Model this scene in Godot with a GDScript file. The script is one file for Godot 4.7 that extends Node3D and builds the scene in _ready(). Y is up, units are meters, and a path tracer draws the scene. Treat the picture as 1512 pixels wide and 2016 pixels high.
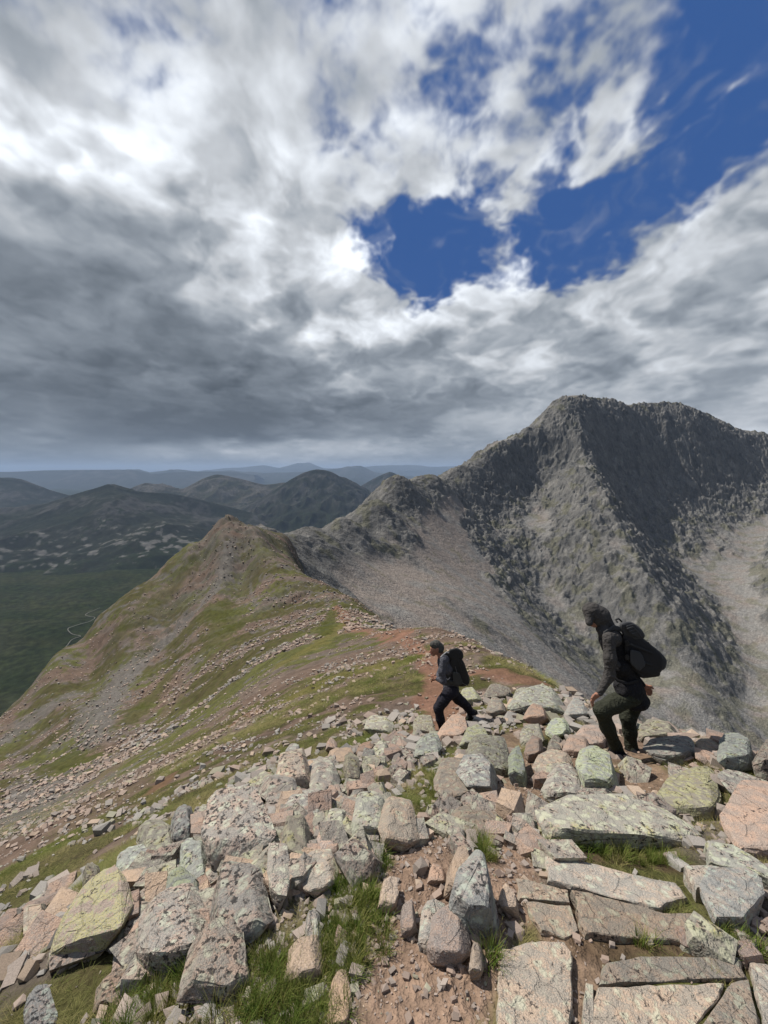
extends Node3D
# A rocky ridge with two hikers, a scree corrie under a big craggy mountain, dark hills and a broken cloudy sky.

const FOCAL := 760.0            # focal length of the photograph in its own pixels (1512 x 2016)
const PITCH := 0.1085           # camera looks this far below the horizon (radians)
var noises := {}
var rng := RandomNumberGenerator.new()

# ---------------------------------------------------------------- small helpers
func nz(sd: int, freq: float, octaves := 4, ridged := false) -> FastNoiseLite:
	var key := "%d_%f_%d_%s" % [sd, freq, octaves, ridged]
	if not noises.has(key):
		var n := FastNoiseLite.new()
		n.noise_type = FastNoiseLite.TYPE_SIMPLEX_SMOOTH
		n.seed = sd
		n.frequency = freq
		n.fractal_type = FastNoiseLite.FRACTAL_RIDGED if ridged else FastNoiseLite.FRACTAL_FBM
		n.fractal_octaves = octaves
		noises[key] = n
	return noises[key]

func ray(px: float, py: float) -> Vector3:      # direction with depth 1 along the optical axis
	var x := (px - 756.0) / FOCAL
	var y := (1008.0 - py) / FOCAL
	var c := cos(PITCH)
	var s := sin(PITCH)
	return Vector3(x, y * c - s, -c - y * s)

func at(px: float, py: float, depth: float) -> Vector3:   # a surveyed point: bearing and height read off the photograph, distance estimated
	return ray(px, py) * depth

func mesh_of(v: PackedVector3Array, idx: PackedInt32Array, col := PackedColorArray(), nrm := PackedVector3Array(), uv := PackedVector2Array()) -> ArrayMesh:
	var a := []
	a.resize(Mesh.ARRAY_MAX)
	a[Mesh.ARRAY_VERTEX] = v
	a[Mesh.ARRAY_INDEX] = idx
	if nrm.size():
		a[Mesh.ARRAY_NORMAL] = nrm
	else:
		a[Mesh.ARRAY_NORMAL] = normals_of(v, idx)
	if col.size():
		a[Mesh.ARRAY_COLOR] = col
	if uv.size():
		a[Mesh.ARRAY_TEX_UV] = uv
	var m := ArrayMesh.new()
	m.add_surface_from_arrays(Mesh.PRIMITIVE_TRIANGLES, a)
	return m

func normals_of(v: PackedVector3Array, idx: PackedInt32Array) -> PackedVector3Array:   # smooth; triangles run clockwise
	var n := PackedVector3Array()
	n.resize(v.size())
	for i in range(0, idx.size(), 3):
		var a := idx[i]
		var b := idx[i + 1]
		var c := idx[i + 2]
		var f := (v[c] - v[a]).cross(v[b] - v[a])
		n[a] += f
		n[b] += f
		n[c] += f
	for i in n.size():
		n[i] = n[i].normalized()
	return n

func put(called: String, m: Mesh, mat: Material, parent: Node = self) -> MeshInstance3D:
	var o := MeshInstance3D.new()
	o.name = called
	o.mesh = m
	o.material_override = mat
	parent.add_child(o, true)
	return o

func numbered(called: String) -> String:
	if not has_node(NodePath(called)):
		return called
	var k := 1
	while has_node(NodePath("%s_%03d" % [called, k])):
		k += 1
	return "%s_%03d" % [called, k]

func tag(o: Node, label: String, category: String, group := "") -> void:
	o.set_meta("label", label)
	o.set_meta("category", category)
	if group != "":
		o.set_meta("group", group)

func structure(o: Node, label: String, category: String) -> void:
	o.set_meta("kind", "structure")
	o.set_meta("label", label)
	o.set_meta("category", category)

func smooth(a: float, b: float, x: float) -> float:
	return smoothstep(a, b, x)

# ---------------------------------------------------------------- thin-plate spline on scattered survey points
class Spline:
	var xs := PackedFloat64Array()
	var zs := PackedFloat64Array()
	var vs := PackedFloat64Array()
	var w := PackedFloat64Array()
	var soft := 1e-5
	func add(x: float, z: float, v: float) -> void:
		xs.append(x); zs.append(z); vs.append(v)
	func solve() -> void:
		var n := xs.size()
		var m := n + 3
		var a := []
		for i in m:
			var row := PackedFloat64Array()
			row.resize(m + 1)
			a.append(row)
		for i in n:
			for j in n:
				var d := (xs[i] - xs[j]) ** 2 + (zs[i] - zs[j]) ** 2
				a[i][j] = d * log(d + 1e-12) + (soft if i == j else 0.0)
			a[i][n] = 1.0; a[i][n + 1] = xs[i]; a[i][n + 2] = zs[i]
			a[n][i] = 1.0; a[n + 1][i] = xs[i]; a[n + 2][i] = zs[i]
			a[i][m] = vs[i]
		for k in m:
			var best := k
			for i in range(k + 1, m):
				if absf(a[i][k]) > absf(a[best][k]):
					best = i
			var t = a[k]; a[k] = a[best]; a[best] = t
			var rk: PackedFloat64Array = a[k]
			for i in range(k + 1, m):
				var ri: PackedFloat64Array = a[i]
				var f := ri[k] / rk[k]
				if f != 0.0:
					for j in range(k, m + 1):
						ri[j] -= f * rk[j]
					a[i] = ri
		w.resize(m)
		for k in range(m - 1, -1, -1):
			var rk: PackedFloat64Array = a[k]
			var s := rk[m]
			for j in range(k + 1, m):
				s -= rk[j] * w[j]
			w[k] = s / rk[k]
	func value(x: float, z: float) -> float:
		var n := xs.size()
		var s := w[n] + w[n + 1] * x + w[n + 2] * z
		for i in n:
			var dx := x - xs[i]
			var dz := z - zs[i]
			var d := dx * dx + dz * dz
			s += w[i] * d * log(d + 1e-12)
		return s

class Lattice:      # a spline sampled on a grid, enlarged smoothly, read bilinearly
	var x0: float
	var z0: float
	var inv: float
	var nx: int
	var nz_: int
	var data: PackedFloat32Array
	func build(sp: Spline, ax: float, az: float, bx: float, bz: float, step: float, fine: int) -> void:
		var cx := int(ceil((bx - ax) / step)) + 1
		var cz := int(ceil((bz - az) / step)) + 1
		var raw := PackedFloat32Array()
		raw.resize(cx * cz)
		for j in cz:
			for i in cx:
				raw[j * cx + i] = sp.value(ax + i * step, az + j * step)
		var im := Image.create_from_data(cx, cz, false, Image.FORMAT_RF, raw.to_byte_array())
		im.resize(cx * fine, cz * fine, Image.INTERPOLATE_CUBIC)
		data = im.get_data().to_float32_array()
		nx = cx * fine
		nz_ = cz * fine
		inv = fine / step
		# pixel centres of the enlarged picture
		x0 = ax - step * 0.5 + step * 0.5 / fine
		z0 = az - step * 0.5 + step * 0.5 / fine
	func value(x: float, z: float) -> float:
		var fx := clampf((x - x0) * inv, 0.0, nx - 1.001)
		var fz := clampf((z - z0) * inv, 0.0, nz_ - 1.001)
		var i := int(fx)
		var j := int(fz)
		fx -= i
		fz -= j
		var k := j * nx + i
		return lerpf(lerpf(data[k], data[k + 1], fx), lerpf(data[k + nx], data[k + nx + 1], fx), fz)

# ---------------------------------------------------------------- camera, sky, sun
func set_view() -> void:
	var cam := Camera3D.new()
	cam.name = "camera"
	cam.fov = rad_to_deg(2.0 * atan(1008.0 / FOCAL))
	cam.near = 0.05
	cam.far = 200000.0
	cam.rotation.x = -PITCH
	add_child(cam)
	cam.current = true
	var env := Environment.new()
	env.background_mode = Environment.BG_SKY
	env.tonemap_mode = Environment.TONE_MAPPER_LINEAR
	env.tonemap_exposure = 1.14
	env.sdfgi_enabled = true
	env.ssao_enabled = true
	env.ssil_enabled = true
	env.fog_enabled = true
	env.fog_density = 0.00003
	env.fog_light_color = Color(0.66, 0.76, 0.9)
	var sm := PanoramaSkyMaterial.new()
	sm.panorama = sky_picture()
	var sky := Sky.new()
	sky.sky_material = sm
	env.sky = sky
	var we := WorldEnvironment.new()
	we.name = "environment"
	we.environment = env
	add_child(we)
	var sun := DirectionalLight3D.new()
	sun.name = "sun"
	sun.light_energy = 1.6
	sun.light_color = Color(1.0, 0.965, 0.91)
	sun.light_angular_distance = 0.6
	sun.shadow_enabled = true
	add_child(sun)
	sun.look_at_from_position(SUNWARD * 100.0, Vector3.ZERO, Vector3.UP)

const SUNWARD := Vector3(-0.525, 0.785, -0.33)

# Clouds: rows of [px, py, cover 0..1, brightness (linear)] name the masses of cloud and the blue gaps in the part of the sky that
# is in view; the rest of the dome carries on as broken cloud, dimmed to weaken the fill light.
const CLOUDS := [
	[60,60,.93,.46],[180,60,.96,.52],[300,70,.80,.52],[420,70,.97,.66],[540,70,.97,.52],[650,40,.62,.52],[740,60,.93,.52],[850,60,.98,.62],[930,40,1.,.6],[1010,60,.70,.48],[1090,100,.5,.44],[1170,30,.9,.56],[1230,70,.88,.54],[1330,60,.06,.4],[1440,60,.0,.4],[1500,110,.05,.4],
	[60,170,.97,.70],[180,200,.98,.82],[300,130,.68,.5],[420,190,.99,.74],[540,170,1.,.72],[640,150,.97,.6],[740,170,.94,.62],[830,150,.8,.56],[900,170,.30,.42],[980,160,.93,.60],[1060,140,.5,.46],[1110,170,.20,.4],[1200,150,.86,.5],[1290,180,.62,.44],[1400,190,.40,.4],[1490,190,.6,.44],
	[60,270,1.,.78],[180,290,1.,.88],[300,280,.99,.74],[420,240,.92,.62],[540,290,1.,.74],[690,290,.70,.52],[790,280,.95,.68],[880,260,.97,.62],[980,260,.9,.58],[1080,250,.9,.52],[1200,240,.88,.52],[1310,250,.82,.46],[1400,280,.30,.4],[1490,280,.72,.42],
	[60,360,1.,.5],[160,370,1.,.36],[280,370,1.,.55],[400,360,.99,.72],[520,380,1.,.68],[640,370,1.,.56],[760,370,.96,.6],[860,370,.86,.6],[960,340,.50,.44],[1060,330,.62,.46],[1160,330,.78,.46],[1280,330,.40,.42],[1390,340,.3,.42],[1490,370,.93,.50],
	[60,460,1.,.30],[180,460,1.,.25],[300,450,1.,.28],[370,450,.93,.34],[450,460,1.,.58],[560,450,1.,.6],[680,450,.98,.64],[790,450,.62,.6],[860,440,.18,.4],[950,430,.1,.4],[1005,462,.78,.6],[1100,430,.10,.4],[1220,420,.02,.4],[1320,420,.45,.52],[1400,440,.99,.52],[1490,470,1.,.46],
	[60,560,1.,.24],[180,560,1.,.21],[300,560,1.,.22],[420,560,1.,.40],[520,560,1.,.5],[600,490,1.,.66],[680,540,1.,.72],[730,495,.32,.6],[800,510,.30,.5],[880,545,.12,.4],[950,530,.93,.66],[1020,540,.93,.62],[1100,530,.2,.5],[1180,510,.86,.66],[1280,520,1.,.58],[1400,540,1.,.44],[1490,560,1.,.40],
	[60,650,1.,.19],[200,660,1.,.165],[340,650,1.,.165],[420,640,1.,.30],[500,650,1.,.19],[580,650,1.,.22],[650,630,1.,.58],[740,610,1.,.68],[840,610,1.,.66],[940,620,1.,.6],[1040,600,1.,.55],[1140,600,1.,.58],[1260,620,1.,.46],[1380,640,1.,.38],[1490,640,1.,.40],
	[60,740,1.,.16],[200,750,1.,.15],[340,750,1.,.14],[480,740,1.,.125],[580,750,1.,.14],[650,740,1.,.46],[690,740,1.,.42],[750,740,1.,.20],[830,720,1.,.30],[900,690,1.,.6],[980,690,1.,.54],[1080,700,1.,.50],[1200,710,1.,.40],[1350,720,1.,.36],[1490,720,1.,.38],
	[60,820,1.,.22],[200,820,1.,.15],[340,820,1.,.12],[480,820,1.,.10],[600,820,1.,.105],[700,810,1.,.15],[770,820,1.,.22],[860,800,1.,.24],[960,780,1.,.26],[1060,770,1.,.32],[1180,760,1.,.34],[1350,770,1.,.34],[1480,800,1.,.55],
	[60,870,1.,.24],[200,868,1.,.17],[340,866,1.,.14],[480,864,1.,.12],[600,862,1.,.14],[700,850,1.,.26],[780,855,1.,.24],[860,850,1.,.36],[960,840,1.,.34],[1100,840,1.,.36],[1480,850,.9,.5],
	[60,895,1.,.20],[200,893,1.,.24],[340,888,1.,.40],[480,884,1.,.54],[600,882,1.,.58],[700,880,1.,.56],[800,880,1.,.52],[900,875,.9,.44],[1100,880,.9,.4],
	[760,480,.2,.6],[820,525,.2,.5],[900,485,.04,.4],[960,490,.1,.4],[1045,505,.12,.5],[1075,475,.06,.4],[1150,465,.0,.4],[1200,450,.02,.4],[1265,395,.06,.4],[1330,345,.12,.4],[1390,305,.14,.4],[1445,265,.25,.4],[880,560,.1,.5],[885,130,.45,.5],[895,195,.22,.4],[1090,70,.5,.44],[1120,120,.4,.4],[1380,110,.0,.4],[1330,150,.12,.4],
	[60,918,1.,.19],[200,915,1.,.22],[400,912,1.,.30],[600,908,1.,.38],[750,908,1.,.36],[900,905,1.,.34],[1200,905,1.,.34],[1500,900,.9,.40],
]

func sky_picture() -> Texture2D:
	# 1. the named masses on a coarse grid of (azimuth, height), from gaussian neighbours
	var cw := 360
	var ch := 120
	var cover := PackedFloat32Array()
	var glow := PackedFloat32Array()
	cover.resize(cw * ch)
	glow.resize(cw * ch)
	for j in ch:
		var e := (j + 0.5) / ch * PI / 2
		for i in cw:
			cover[j * cw + i] = lerpf(1.0, 0.74, smoothstep(0.3, 0.8, e)) * 0.05
			glow[j * cw + i] = lerpf(0.14, 0.36, smoothstep(0.2, 0.75, e)) * 0.05  # sky out of view dimmed to cut fill light and deepen shadows
	var wsum := PackedFloat32Array()
	wsum.resize(cw * ch)
	wsum.fill(0.05)
	for c in CLOUDS:
		var d := ray(c[0], c[1]).normalized()
		var el := asin(d.y)
		var az := atan2(d.x, -d.z)
		var size := 0.060 if el > 0.16 else (0.045 if el > 0.085 else 0.020)
		var flat := 1.0 if el > 0.25 else (1.7 if el > 0.1 else (3.5 if el > 0.04 else 5.0))
		var reach := size * 3.2
		var j0 := maxi(0, int((el - reach) / (PI / 2) * ch))
		var j1 := mini(ch - 1, int((el + reach) / (PI / 2) * ch))
		for j in range(j0, j1 + 1):
			var e := (j + 0.5) / ch * PI / 2
			var span := reach * flat / maxf(cos(e), 0.15)
			var i0 := int((az - span + PI) / TAU * cw)
			var i1 := int((az + span + PI) / TAU * cw)
			for i in range(i0, i1 + 1):
				var a := (i + 0.5) / cw * TAU - PI
				var dd := ((a - az) * cos((e + el) * 0.5) / flat) ** 2 + (e - el) ** 2
				var wt := exp(-dd / (2 * size * size * 0.36)) * 4.0 / 1.0
				var k := j * cw + posmod(i, cw)
				cover[k] += wt * c[2]
				glow[k] += wt * c[3]
				wsum[k] += wt
	for k in cw * ch:
		cover[k] /= wsum[k]
		glow[k] /= wsum[k]
	var cov := Image.create_from_data(cw, ch, false, Image.FORMAT_RF, cover.to_byte_array())
	var glo := Image.create_from_data(cw, ch, false, Image.FORMAT_RF, glow.to_byte_array())
	cov.resize(cw * 4, ch * 4, Image.INTERPOLATE_CUBIC)
	glo.resize(cw * 4, ch * 4, Image.INTERPOLATE_CUBIC)
	cover = cov.get_data().to_float32_array()
	glow = glo.get_data().to_float32_array()
	cw *= 4
	ch *= 4
	# 2. the picture: the masses bent and broken up by noise
	var w := 2560
	var h := 1280
	var warp_a := nz(11, 1.9, 4)
	var warp_b := nz(12, 1.9, 4)
	var puff := nz(13, 3.2, 6)
	var billow := nz(16, 3.8, 5)
	var crisp := nz(17, 11.0, 4)
	var lump := nz(18, 2.4, 6)
	var lit := SUNWARD.normalized() * Vector3(0.10, 0.16, 0.10)
	var wisp := nz(14, 5.5, 5)
	var shade := nz(15, 3.4, 5)
	var px := PackedFloat32Array()
	px.resize(w * h * 3)
	var half := h / 2
	var middle := w / 2
	for j in half:
		var e := (0.5 - (j + 0.5) / h) * PI
		var ce := cos(e)
		var sy := sin(e)
		var lift := maxf(sy, 0.0) + 0.16
		var low := smoothstep(0.0, 0.22, e)
		for i in w:
			var a := (i + 0.5) / w * TAU - PI
			var seen := absf(a) < 1.35
			if not seen and (i % 4 != 0 or j % 2 != 0) and i > 0:   # the sky behind is kept at a coarser grain
				var src := (j * w + i - 1) * 3 if j % 2 == 0 else ((j - 1) * w + i) * 3
				var dst := (j * w + i) * 3
				px[dst] = px[src]; px[dst + 1] = px[src + 1]; px[dst + 2] = px[src + 2]
				continue
			var dx := ce * sin(a)
			var dz := -ce * cos(a)
			var qx := dx / lift
			var qz := dz / lift
			var wa := warp_a.get_noise_2d(qx * 1.0, qz * 1.0)
			var wb := warp_b.get_noise_2d(qx * 1.0, qz * 1.0)
			var fine := puff.get_noise_3d(dx * 1.6 + wa * 0.1, sy * 2.6, dz * 1.6 + wb * 0.1)
			var thin := wisp.get_noise_2d(qx * 0.9 + qz * 0.5 + wa * 0.25, qz * 0.7 - qx * 0.35 + wb * 0.25)
			var aa := a + (wa * 0.06 + fine * 0.05) * (0.35 + 0.65 * low)
			var ee := e + (wb * 0.045 + fine * 0.05) * low + (wa * 0.006) * (1.0 - low)
			var fx := clampf((aa + PI) / TAU * cw - 0.5, 0.0, cw - 1.01)
			var fy := clampf(ee / (PI / 2) * ch - 0.5, 0.0, ch - 1.01)
			var ix := int(fx)
			var iy := int(fy)
			fx -= ix
			fy -= iy
			var k := iy * cw + ix
			var c := lerpf(lerpf(cover[k], cover[k + 1], fx), lerpf(cover[k + cw], cover[k + cw + 1], fx), fy)
			var g := lerpf(lerpf(glow[k], glow[k + 1], fx), lerpf(glow[k + cw], glow[k + cw + 1], fx), fy)
			var puffy := absf(billow.get_noise_3d(dx * 1.9 + wa * 0.12, sy * 2.6 + wb * 0.12, dz * 1.9)) * 2.0 - 0.32
			var curl := crisp.get_noise_3d(dx * 2.2 + fine * 0.06, sy * 3.0 + wb * 0.05, dz * 2.2)
			var ragged := 0.65 + 3.0 * c * (1.0 - c)
			var dens := c + (fine * 0.36 + thin * 0.14 * low - puffy * 0.20 + curl * 0.18) * ragged
			var high := smoothstep(0.45, 0.75, e)
			var al := smoothstep(lerpf(0.34, 0.28, high), lerpf(0.84, 1.0, high), dens)
			al = maxf(al, smoothstep(-0.1, 0.8, thin + fine * 0.5) * 0.22 * low)
			al = lerpf(al, 1.0, smoothstep(0.93, 0.99, c))
			var relief := (lump.get_noise_3d(dx * 1.7 + wa * 0.1, sy * 2.6, dz * 1.7 + wb * 0.1) - lump.get_noise_3d(dx * 1.7 + wa * 0.1 + lit.x, sy * 2.6 + lit.y, dz * 1.7 + wb * 0.1 + lit.z)) * (1.0 - 0.6 * high)
			var soft := shade.get_noise_3d(dx * 1.5 + wb * 0.15, sy * 2.4 + wa * 0.1, dz * 1.5)
			var rim := smoothstep(0.45, 0.75, dens) * (1.0 - smoothstep(0.75, 1.15, dens))
			var b := g * lerpf(0.92, 0.95, high) * (1.0 + soft * 0.42 + fine * 0.22 + curl * 0.16 * low * (1.0 - 0.5 * high) - puffy * 0.42 * low * (1.0 - 0.6 * high)) + rim * 0.10 * low
			b *= 1.0 + clampf(relief * 1.2, -0.28, 0.36) * (0.3 + 0.7 * low) * clampf(g * 2.6, 0.45, 1.0)
			b = maxf(b, 0.06)
			var cool := clampf((0.5 - b) * 2.0, 0.0, 1.0)
			var cr := b * lerpf(0.935, 0.76, cool)
			var cg := b * lerpf(0.985, 0.94, cool)
			var cb := b * lerpf(1.05, 1.16, cool)
			var hz := 1.0 - smoothstep(0.0, 0.45, e)
			var br := lerpf(0.033, 0.14, hz * hz)
			var bg := lerpf(0.092, 0.24, hz * hz)
			var bb := lerpf(0.272, 0.40, hz * hz)
			var o := (j * w + i) * 3
			px[o] = lerpf(br, cr, al)
			px[o + 1] = lerpf(bg, cg, al)
			px[o + 2] = lerpf(bb, cb, al)
	for k in range(half * w * 3, w * h * 3, 3):
		px[k] = 0.06; px[k + 1] = 0.065; px[k + 2] = 0.06
	var im := Image.create_from_data(w, h, false, Image.FORMAT_RGBF, px.to_byte_array())
	var turned := Image.create_empty(w, h, false, Image.FORMAT_RGBF)    # a panorama begins straight ahead
	turned.blit_rect(im, Rect2i(middle, 0, middle, h), Vector2i(0, 0))
	turned.blit_rect(im, Rect2i(0, 0, middle, h), Vector2i(middle, 0))
	return ImageTexture.create_from_image(turned)

# ---------------------------------------------------------------- the ridge underfoot: crest, path, left flank, col and rocky top
const EYE := 1.6
const NEAR := 2.5
var ridge_form := Lattice.new()

# survey points [px, py, depth]: places on the ground in the photograph and their estimated distance along the view
const RIDGE_POINTS := [
	[840,1600,3.1],[700,1560,3.6],[1000,1520,3.9],
	[1225,1488,4.25],[1120,1450,5.3],[868,1440,6.9],[960,1400,7.6],[720,1440,7.2],[1000,1360,9.8],[1060,1390,8.0],
	[930,1325,13.0],[840,1290,20.0],[780,1330,15.0],[700,1360,14.0],[640,1400,11.5],
	[1512,1496,4.0],[1440,1478,4.5],[1350,1450,5.3],[1260,1428,6.4],[1130,1366,9.3],[1060,1328,12.5],[1000,1298,17.0],[930,1262,25.0],[870,1242,34.0],[800,1240,42.0],
	[600,1430,9.6],[500,1480,8.4],[400,1540,7.2],[300,1600,6.4],[180,1660,5.8],[80,1700,5.6],
	[0,1900,2.75],[0,1800,4.3],[0,1720,7.5],[0,1640,22],[0,1560,66],[100,1500,100],[100,1590,40],[200,1520,50],[200,1450,90],[300,1480,42],[300,1420,90],
	[420,1440,26],[420,1380,60],[560,1370,24],[560,1310,42],[660,1320,24],[660,1270,46],[740,1290,28],[760,1242,52],
	[690,1216,80],[664,1182,118],[640,1160,148],[590,1130,180],[540,1096,210],[500,1068,235],[470,1042,258],[446,1028,270],[420,1044,274],[380,1068,279],[355,1086,282],
	[330,1104,285],[260,1165,290],[190,1225,285],[120,1300,275],[60,1372,262],[0,1424,250],
	[560,1180,150],[480,1140,215],[480,1220,140],[400,1120,250],[400,1220,165],[340,1180,240],[300,1260,200],[260,1330,165],[180,1320,215],[150,1400,150],[60,1450,160],[600,1230,92],[520,1270,82],[620,1195,122],
]

func squash(x: float, z: float) -> Vector2:      # near ground large, far ground small, so that one spline serves both
	var r := sqrt(x * x + z * z)
	if r < 1e-6:
		return Vector2.ZERO
	return Vector2(x, z) * (log(1.0 + r / NEAR) / r)

func ridge_survey() -> void:
	var sp := Spline.new()
	sp.soft = 2e-4
	var add_world := func(p: Vector3) -> void:
		var q := squash(p.x, p.z)
		sp.add(q.x, q.y, (p.y + EYE) / (sqrt(p.x * p.x + p.z * p.z) + 1.0))
	# the step of ground round the feet: falls away ahead and to the left
	for p in [[0, 0], [0.9, -0.4], [-0.9, -0.5], [0, -1.0], [1.2, -1.5], [-1.2, -1.5], [0.2, -2.2], [2.2, -2.2], [-2.2, -2.2], [1.0, 1.5], [-1.0, 1.5], [2.8, 0.5], [-2.8, 0.5], [5, 1.5], [-6, 2], [0, 5], [3.2, -1.2]]:
		var x: float = p[0]
		var z: float = p[1]
		add_world.call(Vector3(x, -EYE + 0.34 * z - 0.30 * maxf(0.0, -x - 0.4) - 0.03 * maxf(0.0, x), z))
	for p in RIDGE_POINTS:
		add_world.call(at(p[0], p[1], p[2]))
	# beyond the right-hand brink the ground drops into the corrie, and behind the rocky top it drops too
	for p in [[1512,1496,4.0],[1350,1450,5.3],[1260,1428,6.4],[1130,1366,9.3],[1000,1298,17.0],[930,1262,25.0],[870,1242,34.0],[800,1240,42.0],[740,1232,58.0]]:
		var c := at(p[0], p[1], p[2])
		var r := sqrt(c.x * c.x + c.z * c.z)
		var out_ := Vector3(c.x, 0, c.z) / r
		var across := (out_ + Vector3(0.55, 0, 0.15)).normalized()
		add_world.call(c + across * r * 0.45 + Vector3.DOWN * r * 0.50)
		add_world.call(c + across * r * 1.5 + Vector3.DOWN * r * 1.75)
	for p in [[690,1216,80],[664,1182,118],[640,1160,148],[590,1130,180],[540,1096,210],[500,1068,235]]:
		var c := at(p[0], p[1], p[2])
		add_world.call(c + Vector3(13, -9, -4))
		add_world.call(c + Vector3(34, -42, -10))
		add_world.call(c + Vector3(70, -100, -16))
	for p in [[446,1028,270],[330,1104,285],[190,1225,285],[60,1372,262],[0,1424,250]]:
		var c := at(p[0], p[1], p[2])
		add_world.call(c + Vector3(-8, -30, -60))
		add_world.call(c + Vector3(-20, -150, -200))
	add_world.call(at(446, 1028, 270) + Vector3(30, -16, -40))
	add_world.call(at(446, 1028, 270) + Vector3(80, -80, -120))
	for p in [[-60, -42, 0], [-250, -175, -10], [-380, -250, -120], [-15, -8, 0], [60, -60, 0], [60, -60, -40]]:
		add_world.call(Vector3(p[0], p[1], p[2]))
	sp.solve()
	ridge_form.build(sp, -6.6, -6.2, 5.6, 2.2, 0.1, 4)

func ridge_y(x: float, z: float) -> float:       # height of the ridge
	var r := sqrt(x * x + z * z)
	var q := squash(x, z)
	var y := ridge_form.value(q.x, q.y) * (r + 1.0) - EYE
	# roughness: hummocks underfoot, larger lumps and outcrops further down the mountainside
	y += nz(21, 0.9, 3).get_noise_2d(x, z) * 0.05 + nz(22, 0.22, 3).get_noise_2d(x, z) * 0.22 * smooth(3.0, 16.0, r)
	if r > 15.0:
		var far := smooth(15.0, 130.0, r)
		y += nz(23, 0.045, 4).get_noise_2d(x + z * 0.25, z * 1.3) * 1.3 * far
		var crag := crag_mask(x, z)
		y += (nz(24, 0.05, 4, true).get_noise_2d(x * 0.8 + z * 0.6, z) * 0.5 + 0.5) * 3.2 * far * (0.10 + crag) + nz(26, 0.16, 3, true).get_noise_2d(x, z) * 1.5 * far * (0.3 + crag) + nz(27, 0.45, 3).get_noise_2d(x, z) * 0.6 * far
	return y

func crag_mask(x: float, z: float) -> float:
	var top := 1.0 - smooth(12.0, 75.0, sqrt((x + 92.0) ** 2 + (z + 238.0) ** 2))
	var n := nz(25, 0.014, 3).get_noise_2d(x * 0.7 + z * 0.7, z * 0.5 - x * 0.5)
	return clampf(top * 0.8 + smooth(0.34, 0.6, n) * 0.7, 0.0, 1.0)

func ground_at(px: float, py: float) -> Vector3:     # where the line of sight through a pixel meets the ridge
	var d := ray(px, py)
	var t := 0.5
	var last := t
	while t < 420.0:
		var p := d * t
		if p.y < ridge_y(p.x, p.z):
			break
		last = t
		t *= 1.02
	for k in 12:
		var mid := (t + last) * 0.5
		var p := d * mid
		if p.y < ridge_y(p.x, p.z):
			t = mid
		else:
			last = mid
	return d * t

func ground_normal(x: float, z: float, e := 0.15) -> Vector3:
	return Vector3(ridge_y(x - e, z) - ridge_y(x + e, z), 2 * e, ridge_y(x, z - e) - ridge_y(x, z + e)).normalized()

# what the ground is covered with: strokes of [colour, half width in metres, strength, points on the ground as px, py ...]
const GRASS := Color(0.105, 0.110, 0.034)
const STRAW := Color(0.235, 0.215, 0.070)
const HEATH := Color(0.165, 0.138, 0.072)
const EARTH := Color(0.420, 0.295, 0.220)
const SOIL := Color(0.185, 0.128, 0.085)
const REDWAY := Color(0.400, 0.225, 0.160)
const GREYSCREE := Color(0.250, 0.235, 0.220)
const PINKSCREE := Color(0.270, 0.195, 0.155)
const GREENTURF := Color(0.110, 0.125, 0.025)
var strokes := []

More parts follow.
